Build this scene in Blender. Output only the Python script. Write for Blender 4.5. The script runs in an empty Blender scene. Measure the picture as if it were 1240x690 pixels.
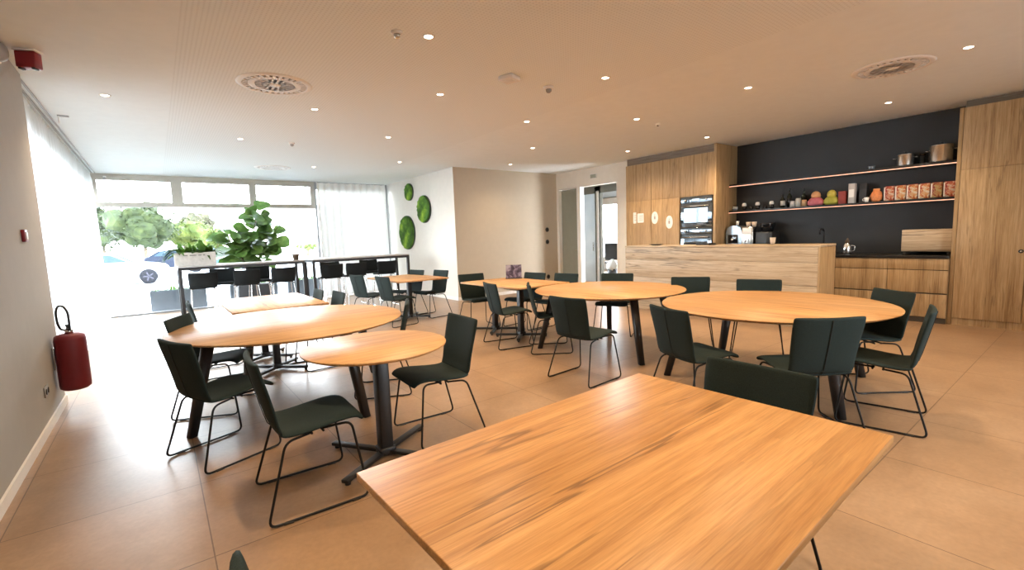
import bpy, bmesh, math, random
from mathutils import Vector, Matrix
random.seed(7)
PI = math.pi
C = bpy.context.scene.collection
sc = bpy.context.scene
R = math.radians
CEIL = 3.05

# ------------------------------------------------------------------ materials
def nmat(name):
    m = bpy.data.materials.new(name); m.use_nodes = True
    nt = m.node_tree; nt.nodes.clear()
    out = nt.nodes.new('ShaderNodeOutputMaterial')
    return m, nt, out
def N(nt, t, **kw):
    n = nt.nodes.new(t)
    for k, v in kw.items(): setattr(n, k, v)
    return n
def setin(n, **kw):
    for k, v in kw.items():
        n.inputs[k.replace('_', ' ')].default_value = v
def ramp(nt, fac, stops):
    r = N(nt, 'ShaderNodeValToRGB')
    el = r.color_ramp.elements
    while len(el) < len(stops): el.new(0.5)
    for e, (p, c) in zip(el, stops):
        e.position = p; e.color = (c[0], c[1], c[2], 1)
    nt.links.new(fac, r.inputs['Fac']); return r.outputs['Color']
def mixc(nt, a, b, fac, mode='MIX'):
    n = N(nt, 'ShaderNodeMix', data_type='RGBA', blend_type=mode)
    for s, v in ((6, a), (7, b)):
        if hasattr(v, 'is_linked'): nt.links.new(v, n.inputs[s])
        else: n.inputs[s].default_value = (v[0], v[1], v[2], 1)
    if hasattr(fac, 'is_linked'): nt.links.new(fac, n.inputs[0])
    else: n.inputs[0].default_value = fac
    return n.outputs[2]
def objcoord(nt, scale=(1, 1, 1), kind='Object'):
    tc = N(nt, 'ShaderNodeTexCoord'); mp = N(nt, 'ShaderNodeMapping')
    mp.inputs['Scale'].default_value = scale
    nt.links.new(tc.outputs[kind], mp.inputs['Vector'])
    return mp.outputs['Vector']
def noise(nt, vec, scale, detail=4, rough=.55, dist=0):
    n = N(nt, 'ShaderNodeTexNoise')
    n.inputs['Scale'].default_value = scale; n.inputs['Detail'].default_value = detail
    n.inputs['Roughness'].default_value = rough; n.inputs['Distortion'].default_value = dist
    nt.links.new(vec, n.inputs['Vector']); return n.outputs['Fac']
def principled(nt, out, color=None, rough=.5, metal=0, spec=.5, rough_sock=None, bump=None, bstr=.2, bdist=.01, sheen=0):
    p = N(nt, 'ShaderNodeBsdfPrincipled')
    if hasattr(color, 'is_linked'): nt.links.new(color, p.inputs['Base Color'])
    elif color: p.inputs['Base Color'].default_value = (*color, 1)
    p.inputs['Roughness'].default_value = rough; p.inputs['Metallic'].default_value = metal
    p.inputs['Specular IOR Level'].default_value = spec
    if sheen: p.inputs['Sheen Weight'].default_value = sheen
    if rough_sock: nt.links.new(rough_sock, p.inputs['Roughness'])
    if bump:
        b = N(nt, 'ShaderNodeBump'); b.inputs['Strength'].default_value = bstr; b.inputs['Distance'].default_value = bdist
        nt.links.new(bump, b.inputs['Height']); nt.links.new(b.outputs['Normal'], p.inputs['Normal'])
    nt.links.new(p.outputs['BSDF'], out.inputs['Surface']); return p
def plain(name, color, rough=.5, metal=0, spec=.5, var=.06, nscale=8, bstr=.0):
    """painted / plastic / metal surface with a little procedural unevenness"""
    m, nt, out = nmat(name)
    v = objcoord(nt); f = noise(nt, v, nscale, 3)
    lo = [max(0, c * (1 - var)) for c in color]; hi = [min(1, c * (1 + var)) for c in color]
    col = ramp(nt, f, [(.3, lo), (.7, hi)])
    principled(nt, out, col, rough, metal, spec, bump=f if bstr else None, bstr=bstr)
    return m
def emit(name, color, strength):
    m, nt, out = nmat(name)
    e = N(nt, 'ShaderNodeEmission'); e.inputs['Color'].default_value = (*color, 1); e.inputs['Strength'].default_value = strength
    nt.links.new(e.outputs[0], out.inputs['Surface']); return m
def oak(name, axis='X', dark=(.50, .25, .085), mid=(.61, .335, .13), light=(.70, .415, .175), plank=.19, rough=.36, crack=1.0, seed=0, tone=1.0, spec=.45):
    """oak laminate: planks, stretched grain, cathedral figure and dark cracks, grain along one axis"""
    m, nt, out = nmat(name)
    L = nt.links
    tc = N(nt, 'ShaderNodeTexCoord'); mp0 = N(nt, 'ShaderNodeMapping')
    L.new(tc.outputs['Object'], mp0.inputs['Vector'])
    # turn so that the grain runs along local X of the texture
    if axis == 'Y': mp0.inputs['Rotation'].default_value = (0, 0, -PI / 2)
    if axis == 'Z': mp0.inputs['Rotation'].default_value = (0, PI / 2, 0)
    mp0.inputs['Location'].default_value = (seed * 3.7, seed * 1.3, seed * .77)
    v0 = mp0.outputs['Vector']
    sep = N(nt, 'ShaderNodeSeparateXYZ'); L.new(v0, sep.inputs[0])
    add = N(nt, 'ShaderNodeMath', operation='ADD'); L.new(sep.outputs['Y'], add.inputs[0]); L.new(sep.outputs['Z'], add.inputs[1])
    dv = N(nt, 'ShaderNodeMath', operation='DIVIDE'); L.new(add.outputs[0], dv.inputs[0]); dv.inputs[1].default_value = plank
    fl = N(nt, 'ShaderNodeMath', operation='FLOOR'); L.new(dv.outputs[0], fl.inputs[0])
    wn = N(nt, 'ShaderNodeTexWhiteNoise', noise_dimensions='1D'); L.new(fl.outputs[0], wn.inputs['W'])
    # offset every plank along the grain
    off = N(nt, 'ShaderNodeVectorMath', operation='MULTIPLY_ADD')
    L.new(wn.outputs['Color'], off.inputs[0]); off.inputs[1].default_value = (6, .4, .4); L.new(v0, off.inputs[2])
    def st(sx, sy):
        mp = N(nt, 'ShaderNodeMapping'); mp.inputs['Scale'].default_value = (sx, sy, sy)
        L.new(off.outputs[0], mp.inputs['Vector']); return mp.outputs['Vector']
    g1 = noise(nt, st(.8, 15), 1.7, 7, .64, .35)
    g2 = noise(nt, st(5, 150), 1.0, 3, .65, 0)
    wv = N(nt, 'ShaderNodeTexWave', wave_type='RINGS', rings_direction='X', wave_profile='SAW')
    wv.inputs['Scale'].default_value = 2.2; wv.inputs['Distortion'].default_value = 5; wv.inputs['Detail'].default_value = 3; wv.inputs['Detail Scale'].default_value = 1.2
    L.new(st(.7, 6), wv.inputs['Vector'])
    col = ramp(nt, g1, [(.28, dark), (.46, mid), (.72, light)])
    col = mixc(nt, col, ramp(nt, wv.outputs['Fac'], [(0, (.62, .58, .52)), (.35, (1, 1, 1)), (1, (.92, .9, .88))]), .38, 'MULTIPLY')
    col = mixc(nt, col, ramp(nt, g2, [(.3, (.62, .56, .48)), (.58, (1, 1, 1))]), .6, 'MULTIPLY')
    pv = ramp(nt, wn.outputs['Value'], [(0, (.80, .765, .71)), (1, (1.0, 1.0, 1.0))])
    col = mixc(nt, col, pv, .9, 'MULTIPLY')
    if crack:
        ck = noise(nt, st(.36, 5.5), 1.35, 4, .5, .25)
        sub = N(nt, 'ShaderNodeMath', operation='SUBTRACT'); L.new(ck, sub.inputs[0]); sub.inputs[1].default_value = .5
        ab = N(nt, 'ShaderNodeMath', operation='ABSOLUTE'); L.new(sub.outputs[0], ab.inputs[0])
        gate = noise(nt, st(.7, 1.5), 1.4, 2)
        ckl = ramp(nt, ab.outputs[0], [(0, (1, 1, 1)), (.009, (.75, .75, .75)), (.017, (0, 0, 0))])
        gt = ramp(nt, gate, [(.50, (0, 0, 0)), (.57, (1, 1, 1))])
        fac = mixc(nt, ckl, gt, 1.0, 'MULTIPLY')
        bw = N(nt, 'ShaderNodeRGBToBW'); L.new(fac, bw.inputs[0])
        ml = N(nt, 'ShaderNodeMath', operation='MULTIPLY'); L.new(bw.outputs[0], ml.inputs[0]); ml.inputs[1].default_value = .88 * crack
        col = mixc(nt, col, tuple(c * .45 for c in dark), ml.outputs[0])
    if tone != 1.0: col = mixc(nt, col, (tone, tone, tone), 1.0, 'MULTIPLY')
    principled(nt, out, col, rough, 0, spec, bump=g2, bstr=.06, bdist=.002)
    return m
def fabric(name, color, rough=.85):
    m, nt, out = nmat(name)
    v = objcoord(nt); f = noise(nt, v, 260, 2); g = noise(nt, v, 6, 3)
    col = ramp(nt, f, [(.3, [c * .75 for c in color]), (.7, [c * 1.25 for c in color])])
    col = mixc(nt, col, ramp(nt, g, [(.3, (.88, .88, .88)), (.7, (1, 1, 1))]), 1, 'MULTIPLY')
    principled(nt, out, col, rough, 0, .22, bump=f, bstr=.25, bdist=.002)
    return m
def floor_tile():
    m, nt, out = nmat('stone_tile_floor'); L = nt.links
    tc = N(nt, 'ShaderNodeTexCoord'); mp = N(nt, 'ShaderNodeMapping')
    mp.inputs['Location'].default_value = (-.09 + .85 * 20, -.79 + .85 * 20, 0)
    L.new(tc.outputs['Object'], mp.inputs['Vector'])
    br = N(nt, 'ShaderNodeTexBrick', offset=0.0, squash=1.0)
    br.inputs['Scale'].default_value = 1.0; br.inputs['Mortar Size'].default_value = .0035; br.inputs['Mortar Smooth'].default_value = .3
    br.inputs['Brick Width'].default_value = .85; br.inputs['Row Height'].default_value = .85; br.inputs['Bias'].default_value = 0
    br.inputs['Color1'].default_value = (1, 1, 1, 1); br.inputs['Color2'].default_value = (.93, .93, .93, 1); br.inputs['Mortar'].default_value = (.40, .37, .33, 1)
    L.new(mp.outputs['Vector'], br.inputs['Vector'])
    n1 = noise(nt, mp.outputs['Vector'], 1.7, 3, .5, .3)
    n2 = noise(nt, mp.outputs['Vector'], 38, 3, .5, 0)
    col = ramp(nt, n1, [(.2, (.27, .166, .094)), (.5, (.322, .201, .115)), (.8, (.372, .242, .145))])
    col = mixc(nt, col, ramp(nt, n2, [(.3, (.91, .905, .90)), (.7, (1.09, 1.09, 1.09))]), .8, 'MULTIPLY')
    n3 = noise(nt, mp.outputs['Vector'], 5.5, 6, .62, .6)
    col = mixc(nt, col, ramp(nt, n3, [(.25, (.87, .87, .865)), (.5, (1, 1, 1)), (.75, (1.13, 1.13, 1.13))]), .8, 'MULTIPLY')
    col = mixc(nt, col, br.outputs['Color'], 1.0, 'MULTIPLY')
    rr = ramp(nt, n1, [(.3, (.295, .295, .295)), (.7, (.33, .33, .33))])
    bw2 = N(nt, 'ShaderNodeRGBToBW'); L.new(rr, bw2.inputs[0])
    principled(nt, out, col, .4, 0, .5, rough_sock=bw2.outputs[0], bump=n2, bstr=.03, bdist=.001)
    return m
def perforated(base):
    m, nt, out = nmat('perforated_plasterboard'); L = nt.links
    tc = N(nt, 'ShaderNodeTexCoord'); mp = N(nt, 'ShaderNodeMapping')
    mp.inputs['Scale'].default_value = (1 / .03, 1 / .03, 0)
    L.new(tc.outputs['Object'], mp.inputs['Vector'])
    fr = N(nt, 'ShaderNodeVectorMath', operation='FRACTION'); L.new(mp.outputs['Vector'], fr.inputs[0])
    ds = N(nt, 'ShaderNodeVectorMath', operation='DISTANCE'); L.new(fr.outputs[0], ds.inputs[0]); ds.inputs[1].default_value = (.5, .5, 0)
    col = ramp(nt, ds.outputs['Value'], [(.22, [c * .87 for c in base]), (.27, base)])
    principled(nt, out, col, .8, 0, .3)
    return m
def sheer(tl=.6, tp=.30):
    m, nt, out = nmat('sheer_curtain_fabric'); L = nt.links
    v = objcoord(nt, (60, 60, 3)); f = noise(nt, v, 8, 2)
    col = ramp(nt, f, [(.3, (.86, .88, .87)), (.7, (.95, .96, .95))])
    d = N(nt, 'ShaderNodeBsdfDiffuse'); t = N(nt, 'ShaderNodeBsdfTranslucent'); tr = N(nt, 'ShaderNodeBsdfTransparent')
    L.new(col, d.inputs[0]); L.new(col, t.inputs[0])
    a = N(nt, 'ShaderNodeMixShader'); a.inputs[0].default_value = tl; L.new(d.outputs[0], a.inputs[1]); L.new(t.outputs[0], a.inputs[2])
    b = N(nt, 'ShaderNodeMixShader'); b.inputs[0].default_value = tp; L.new(a.outputs[0], b.inputs[1]); L.new(tr.outputs[0], b.inputs[2])
    L.new(b.outputs[0], out.inputs['Surface']); return m
def leafmat(name, stops, scale=5, rough=.4):
    m, nt, out = nmat(name); L = nt.links
    v = objcoord(nt); f = noise(nt, v, scale, 3, .6); col = ramp(nt, f, stops)
    p = N(nt, 'ShaderNodeBsdfPrincipled'); L.new(col, p.inputs['Base Color']); p.inputs['Roughness'].default_value = rough
    t = N(nt, 'ShaderNodeBsdfTranslucent'); L.new(col, t.inputs[0])
    a = N(nt, 'ShaderNodeMixShader'); a.inputs[0].default_value = .3; L.new(p.outputs[0], a.inputs[1]); L.new(t.outputs[0], a.inputs[2])
    L.new(a.outputs[0], out.inputs['Surface']); return m
def glass():
    m, nt, out = nmat('window_glass'); L = nt.links
    tr = N(nt, 'ShaderNodeBsdfTransparent'); tr.inputs[0].default_value = (.93, .95, .95, 1)
    gl = N(nt, 'ShaderNodeBsdfGlossy'); gl.inputs['Roughness'].default_value = .02
    fz = N(nt, 'ShaderNodeFresnel'); fz.inputs['IOR'].default_value = 1.35
    a = N(nt, 'ShaderNodeMixShader'); L.new(fz.outputs[0], a.inputs[0]); L.new(tr.outputs[0], a.inputs[1]); L.new(gl.outputs[0], a.inputs[2])
    L.new(a.outputs[0], out.inputs['Surface']); return m
def mottled(name, stops, scale=10, rough=.8, detail=5, bstr=.0):
    m, nt, out = nmat(name)
    v = objcoord(nt); f = noise(nt, v, scale, detail, .6)
    principled(nt, out, ramp(nt, f, stops), rough, 0, .3, bump=f if bstr else None, bstr=bstr, bdist=.03)
    return m
def stripes(name, c1, c2, c3, axis=1, freq=30):
    m, nt, out = nmat(name); L = nt.links
    v = objcoord(nt); f = noise(nt, v, freq, 3, .6, 1.0)
    principled(nt, out, ramp(nt, f, [(.38, c1), (.5, c2), (.62, c3)]), .35, 0, .5); return m

WALL = (.78, .75, .69)
M = {}
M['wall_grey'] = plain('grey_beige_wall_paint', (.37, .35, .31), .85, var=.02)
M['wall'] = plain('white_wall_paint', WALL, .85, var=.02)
M['wall_beige'] = plain('beige_wall_paint', (.53, .46, .355), .85, var=.02)
M['wall_cream'] = plain('cream_wall_paint', (.90, .87, .79), .8, var=.02)
M['ceil'] = plain('white_ceiling_paint', (.82, .885, .905), .9, var=.015)
M['perf'] = perforated((.82, .885, .905))
M['base'] = plain('white_skirting', (.82, .80, .76), .5, var=.02)
M['floor'] = floor_tile()
M['oakX'] = oak('oak_top_grain_along', 'X', dark=(.40, .185, .058), mid=(.57, .295, .105), light=(.70, .40, .16))
M['oakY'] = oak('oak_top_grain_across', 'Y', dark=(.36, .165, .052), mid=(.56, .30, .112), light=(.70, .42, .175), plank=.14, seed=2, spec=.6, rough=.44)
M['oakX2'] = oak('oak_top_round', 'X', dark=(.40, .20, .07), mid=(.58, .32, .125), light=(.70, .42, .18), plank=.14, seed=5, crack=.35, spec=.6, rough=.44)
M['oakV'] = oak('oak_cabinet_vertical', 'Z', dark=(.28, .165, .072), mid=(.46, .30, .145), light=(.59, .415, .225), plank=.37, crack=.5, seed=3, rough=.5)
M['oakI'] = oak('oak_counter_horizontal', 'Y', dark=(.38, .27, .165), mid=(.57, .44, .295), light=(.68, .55, .39), plank=.30, crack=1.0, seed=4, rough=.5)
M['filler'] = oak('grey_brown_filler_board', 'Y', dark=(.16, .12, .085), mid=(.22, .175, .13), light=(.28, .23, .175), plank=.5, crack=0, seed=8, rough=.6)
M['oakE'] = oak('oak_edge_band', 'X', plank=.4, crack=0, seed=6, tone=.8)
M['black_metal'] = plain('black_powder_coat', (.013, .013, .014), .42, 0, .5, var=.15, nscale=60)
M['rod'] = plain('black_steel_rod', (.008, .0075, .007), .5, 0, .25, var=.1)
M['chrome'] = plain('brushed_chrome', (.75, .75, .75), .22, 1, .5, var=.05, nscale=20)
M['steel'] = plain('stainless_steel', (.62, .60, .57), .25, 1, .5, var=.04, nscale=10)
M['fabric'] = fabric('dark_green_upholstery', (.0145, .025, .0235))
M['seam'] = plain('dark_seam_thread', (.008, .01, .01), .9)
M['stoolfab'] = fabric('black_stool_upholstery', (.008, .010, .011))
M['alu'] = plain('taupe_window_frame', (.44, .41, .36), .5, .1, var=.03)
M['glass'] = glass()
M['sheer'] = sheer()
M['sheer2'] = sheer(.055, .012)
M['vent_dark'] = plain('dark_duct_interior', (.10, .085, .07), .8)
M['blackwall'] = plain('matt_black_wall', (.017, .018, .019), .6, var=.1, nscale=3)
M['black_gloss'] = plain('black_glass', (.010, .011, .013), .06, 0, .8, var=.05)
M['oven_glass'] = plain('mirrored_oven_glass', (.16, .19, .22), .05, .8, .5, var=.03)
M['black_stone'] = plain('black_worktop_stone', (.014, .013, .012), .35, var=.3, nscale=80)
M['black_plastic'] = plain('black_plastic', (.018, .018, .018), .45, var=.1)
M['dark_gap'] = plain('dark_recess_board', (.06, .045, .03), .8)
M['white_plastic'] = plain('white_plastic', (.80, .79, .76), .45, var=.02)
M['grey_plastic'] = plain('grey_plastic', (.30, .30, .30), .5, var=.05)
M['porcelain'] = plain('white_porcelain', (.86, .84, .80), .2, var=.02)
M['red'] = plain('red_plastic', (.20, .006, .010), .4, var=.06)
M['redp'] = plain('red_enamel', (.15, .004, .009), .55, var=.08, nscale=5)
M['lamp'] = emit('warm_lamp_diffuser', (1.0, .82, .60), 22)
M['led'] = emit('warm_led_strip', (1.0, .47, .30), 1.7)
M['doorgrey'] = plain('grey_green_door_laminate', (.27, .27, .215), .6, var=.03)
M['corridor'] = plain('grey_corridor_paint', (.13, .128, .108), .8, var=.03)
M['frost'] = plain('pale_glazed_panel', (.74, .78, .80), .25, var=.03, nscale=1.5)
def frosted():
    m, nt, out = nmat('frosted_glass_door_leaf'); L = nt.links
    f = noise(nt, objcoord(nt), 2.0, 2); col = ramp(nt, f, [(.3, (.78, .82, .84)), (.7, (.88, .91, .92))])
    p = N(nt, 'ShaderNodeBsdfPrincipled'); L.new(col, p.inputs['Base Color']); p.inputs['Roughness'].default_value = .3
    t = N(nt, 'ShaderNodeBsdfTranslucent'); L.new(col, t.inputs[0])
    a = N(nt, 'ShaderNodeMixShader'); a.inputs[0].default_value = .7; L.new(p.outputs[0], a.inputs[1]); L.new(t.outputs[0], a.inputs[2])
    L.new(a.outputs[0], out.inputs['Surface']); return m
M['frostlit'] = frosted()
M['moss'] = mottled('preserved_moss', [(.30, (.010, .028, .004)), (.48, (.045, .11, .010)), (.62, (.16, .27, .022)), (.75, (.36, .48, .06))], 3.2, .95, 8)
M['leaf'] = leafmat('fiddle_leaf', [(.3, (.030, .070, .014)), (.5, (.070, .135, .028)), (.7, (.15, .23, .06))], 5, .38)
M['leaf2'] = leafmat('bright_fern_leaf', [(.3, (.022, .06, .005)), (.6, (.055, .125, .011)), (.8, (.11, .18, .022))], 6, .5)
M['bark'] = mottled('brown_bark', [(.3, (.05, .035, .022)), (.7, (.14, .10, .07))], 20, .9)
M['soil'] = mottled('dark_soil', [(.3, (.015, .011, .008)), (.7, (.05, .036, .025))], 30, .95)
M['planter'] = plain('slate_grey_planter', (.10, .115, .13), .6, var=.08)
M['planter_dark'] = plain('charcoal_planter', (.045, .050, .056), .6, var=.08)
M['crate'] = plain('whitewashed_wood_crate', (.60, .57, .53), .7, var=.12, nscale=14)
M['print'] = plain('faded_dark_print', (.20, .19, .18), .8)
M['greytop'] = plain('pale_grey_laminate', (.42, .40, .38), .35, var=.05)
M['tree1'] = mottled('tree_foliage_green', [(.3, (.006, .011, .002)), (.55, (.016, .025, .004)), (.75, (.040, .048, .010))], 1.6, .8, 6)
M['tree2'] = mottled('tree_foliage_yellow_green', [(.3, (.020, .034, .003)), (.55, (.045, .060, .007)), (.75, (.085, .09, .016))], 1.6, .8, 6)
M['tree3'] = mottled('tree_foliage_brownish', [(.3, (.018, .018, .008)), (.55, (.038, .035, .017)), (.75, (.065, .058, .03))], 1.6, .8, 6)
M['pave'] = mottled('pale_concrete_paving', [(.3, (.66, .67, .68)), (.7, (.74, .75, .75))], 3, .8)
M['carwhite'] = plain('white_car_paint', (.28, .29, .31), .4, 0, .05, var=.02)
M['cardark'] = plain('dark_blue_car_paint', (.010, .013, .022), .4, 0, .08, var=.05)
M['carblue'] = plain('blue_car_paint', (.02, .05, .12), .4, 0, .08, var=.05)
M['carglass'] = plain('tinted_car_glass', (.02, .035, .05), .3, 0, .12)
M['tyre'] = plain('black_rubber', (.010, .010, .012), .8, 0, .1)
M['rim'] = plain('grey_alloy', (.035, .033, .042), .5, 0, .1)
M['facade'] = plain('pale_render_facade', (.70, .66, .60), .85, var=.03)
M['roof'] = plain('blue_grey_metal_fascia', (.40, .42, .50), .5, var=.05)
M['paper'] = plain('white_paper', (.88, .88, .86), .7, var=.01)
M['ink'] = plain('grey_ink', (.40, .36, .36), .7)
M['pkt'] = [stripes('snack_packet_print_%s' % w, a, b, c, 1, 26) for w, a, b, c in (('red', (.20, .008, .012), (.42, .12, .035), (.50, .42, .33)), ('orange', (.28, .03, .012), (.48, .22, .06), (.50, .44, .34)), ('brown', (.17, .013, .010), (.36, .15, .045), (.34, .30, .13)))]
M['pktwhite'] = plain('white_foil', (.74, .66, .60), .4)
M['pink'] = plain('pink_foil', (.52, .13, .15), .5, var=.15, nscale=20)
M['peach'] = plain('peach_foil', (.60, .30, .13), .5, var=.15, nscale=20)
M['yellow'] = plain('yellow_foil', (.52, .44, .07), .5, var=.15, nscale=20)
M['yelgreen'] = plain('yellow_green_foil', (.38, .36, .045), .5, var=.15, nscale=20)
M['redbox'] = plain('dull_red_card', (.26, .035, .025), .6, var=.1)
M['cardgrey'] = plain('pale_grey_card', (.50, .48, .46), .6, var=.05)
M['bottle'] = plain('dark_green_bottle_glass', (.012, .020, .012), .12, 0, .6)
M['label'] = plain('cream_label', (.50, .48, .42), .6, var=.08)
M['orange'] = plain('orange_bag', (.60, .20, .06), .5, var=.2, nscale=30)
M['amber'] = plain('amber_jar', (.45, .28, .14), .3, var=.15, nscale=20)
M['cover'] = stripes('brochure_cover_print', (.03, .02, .035), (.14, .11, .16), (.30, .26, .30), 1, 9)
M['exit'] = plain('grey_green_sign_face', (.34, .38, .33), .4)
M['kraft'] = plain('pale_cardboard_cup', (.62, .50, .38), .7, var=.04)
M['blueglass'] = plain('pale_blue_glossy_metal', (.30, .36, .42), .2, .6)

# ------------------------------------------------------------------ mesh builder
class MB:
    def __init__(s): s.bm = bmesh.new(); s.mi = 0
    def _fin(s, faces, smooth):
        for f in faces: f.material_index = s.mi; f.smooth = smooth
    def box(s, c, d, bevel=0, rot=None, seg=2):
        b = bmesh.new(); bmesh.ops.create_cube(b, size=1)
        bmesh.ops.scale(b, vec=d, verts=b.verts)
        if bevel: bmesh.ops.bevel(b, geom=b.edges[:], offset=bevel, segments=seg, affect='EDGES', profile=.5)
        m = Matrix.Translation(c) @ (rot.to_4x4() if rot is not None else Matrix())
        bmesh.ops.transform(b, matrix=m, verts=b.verts); s._merge(b, bool(bevel)); return s
    def span(s, a, b, bevel=0):
        c = [(p + q) / 2 for p, q in zip(a, b)]; d = [abs(q - p) for p, q in zip(a, b)]
        return s.box(c, d, bevel)
    def _merge(s, b, smooth):
        mp = {v: s.bm.verts.new(v.co) for v in b.verts}
        fs = []
        for f in b.faces:
            try: fs.append(s.bm.faces.new([mp[v] for v in f.verts]))
            except ValueError: pass
        s._fin(fs, smooth); b.free()
    def ring(s, pts): return [s.bm.verts.new(p) for p in pts]
    def skin(s, rings, close=True, cap0=True, cap1=True, smooth=True):
        fs = []; n = len(rings[0])
        for a, b in zip(rings, rings[1:]):
            for i in range(n if close else n - 1):
                fs.append(s.bm.faces.new((a[i], a[(i + 1) % n], b[(i + 1) % n], b[i])))
        s._fin(fs, smooth); cp = []
        if cap0: cp.append(s.bm.faces.new(rings[0][::-1]))
        if cap1: cp.append(s.bm.faces.new(rings[-1]))
        s._fin(cp, False)
    def tube(s, pts, r, seg=8, closed=False, caps=True):
        pts = [Vector(p) for p in pts]; n = len(pts)
        t0 = (pts[1] - pts[0]).normalized()
        up = Vector((0, 0, 1)) if abs(t0.z) < .9 else Vector((1, 0, 0))
        nx = t0.cross(up).normalized(); rings = []
        for i, p in enumerate(pts):
            a = pts[i - 1] if (i or closed) else p; b = pts[(i + 1) % n] if (i < n - 1 or closed) else p
            t = (b - a).normalized(); nx = (nx - t * nx.dot(t)).normalized(); ny = t.cross(nx)
            rr = r[i] if isinstance(r, (list, tuple)) else r
            rings.append(s.ring([p + nx * (math.cos(2 * PI * k / seg) * rr) + ny * (math.sin(2 * PI * k / seg) * rr) for k in range(seg)]))
        if closed: rings.append(rings[0]); caps = False
        s.skin(rings, True, caps, caps); return s
    def lathe(s, prof, c=(0, 0, 0), seg=24, axis='Z', smooth=True):
        rings = []
        for r, z in prof:
            ring = []
            for k in range(seg):
                a = 2 * PI * k / seg; x, y = math.cos(a) * max(r, 1e-4), math.sin(a) * max(r, 1e-4)
                p = {'Z': (x, y, z), 'X': (z, x, y), 'Y': (y, z, x)}[axis]
                ring.append((p[0] + c[0], p[1] + c[1], p[2] + c[2]))
            rings.append(s.ring(ring))
        s.skin(rings, True, True, True, smooth); return s
    def prism(s, poly, axis, a, b, smooth=False):
        def P(u, v, w): return {'X': (w, u, v), 'Y': (u, w, v), 'Z': (u, v, w)}[axis]
        r0 = s.ring([P(u, v, a) for u, v in poly]); r1 = s.ring([P(u, v, b) for u, v in poly])
        s.skin([r0, r1], True, True, True, smooth); return s
def _build(s, name, mats, parent=None):
    bmesh.ops.recalc_face_normals(s.bm, faces=s.bm.faces[:])
    me = bpy.data.meshes.new(name); s.bm.to_mesh(me); s.bm.free()
    for m in (mats if isinstance(mats, (list, tuple)) else [mats]): me.materials.append(m)
    o = bpy.data.objects.new(name, me); C.objects.link(o)
    if parent is not None: o.parent = parent
    return o
MB.build = _build

def fillet(pts, r, n=5):
    pts = [Vector(p) for p in pts]; out = [pts[0]]
    for i in range(1, len(pts) - 1):
        a, b, c = pts[i - 1], pts[i], pts[i + 1]
        u, v = (a - b), (c - b); k = min(r, u.length * .45, v.length * .45)
        p, q = b + u.normalized() * k, b + v.normalized() * k
        for j in range(n + 1):
            t = j / n; out.append(p * (1 - t) ** 2 + b * 2 * t * (1 - t) + q * t * t)
    out.append(pts[-1]); return out
def tag(o, label, cat, group=None, kind=None):
    o['label'] = label; o['category'] = cat
    if group: o['group'] = group
    if kind: o['kind'] = kind
    return o
def thing(name, label, cat, loc=(0, 0, 0), rz=0, group=None):
    o = bpy.data.objects.new(name, None); C.objects.link(o)
    o.empty_display_size = .1; o.location = loc; o.rotation_euler = (0, 0, rz)
    return tag(o, label, cat, group)
def dup(root, loc, rz, label, group=None):
    r = root.copy(); C.objects.link(r); r.location = loc; r.rotation_euler = (0, 0, rz); r['label'] = label
    if group: r['group'] = group
    for ch in list(root.children):
        c = ch.copy(); C.objects.link(c); c.parent = r
        for g in list(ch.children):
            d = g.copy(); C.objects.link(d); d.parent = c
    return r
def struct(name, mb, mats):
    o = mb.build(name, mats); o['kind'] = 'structure'; return o

# ------------------------------------------------------------------ the room
WY = 13.0      # inside face of the glass front
# floor
struct('floor', MB().span((-1.3, -3.2, -.12), (9.4, 13.12, 0)), M['floor'])
# ceiling: plain strip, perforated field, plain kitchen strip
mb = MB()
mb.span((-1.3, -3.2, CEIL), (.28, 13.2, CEIL + .12)); mb.mi = 1
mb.span((.28, -3.2, CEIL), (4.25, 13.2, CEIL + .12)); mb.mi = 0
mb.span((4.25, -3.2, CEIL), (9.4, 13.2, CEIL + .12))
struct('ceiling', mb, [M['ceil'], M['perf']])
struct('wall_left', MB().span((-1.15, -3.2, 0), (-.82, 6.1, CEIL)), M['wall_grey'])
struct('wall_rear', MB().span((-.82, -3.2, 0), (9.4, -3.05, .8)).span((-.82, -3.2, 2.75), (9.4, -3.05, CEIL)).span((-.82, -3.2, .8), (3.4, -3.05, 2.75)).span((5.3, -3.2, .8), (9.4, -3.05, 2.75)), M['wall'])
mb = MB()
for x in (3.43, 4.35, 5.27): mb.span((x - .03, -3.15, .8), (x + .03, -3.09, 2.75))
mb.span((3.4, -3.15, .8), (5.3, -3.09, .86)); mb.span((3.4, -3.15, 2.69), (5.3, -3.09, 2.75))
wr = struct('window_rear_added', mb, M['alu'])  # unseen rear window, added to give the ceiling neutral daylight
MB().span((3.46, -3.125, .86), (5.24, -3.115, 2.69)).build('pane', M['glass'], wr)
struct('wall_right', MB().span((9.3, -3.05, 0), (9.45, 6.8, CEIL)), M['wall'])
struct('wall_moss_side', MB().span((5.48, 9.22, 0), (5.60, 13.1, CEIL)), M['wall'])
struct('wall_beige_side', MB().span((5.601, 9.22, 0), (8.66, 9.34, CEIL)).span((5.48, 9.215, 0), (8.66, 9.22, CEIL)), M['wall_beige'])
# door wall with two openings (Y 8.46-9.12 and 7.16-8.34)
mb = MB()
X0, X1 = 8.66, 8.80
mb.span((X0, 9.13, 0), (X1, 9.22, 2.62)); mb.span((X0, 8.345, 0), (X1, 8.455, 2.62)); mb.span((X0, 6.80, 0), (X1, 7.16, 2.62))
mb.span((X0, 6.80, 2.62), (X1, 9.22, CEIL))
struct('wall_door_side', mb, M['wall_cream'])
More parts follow.
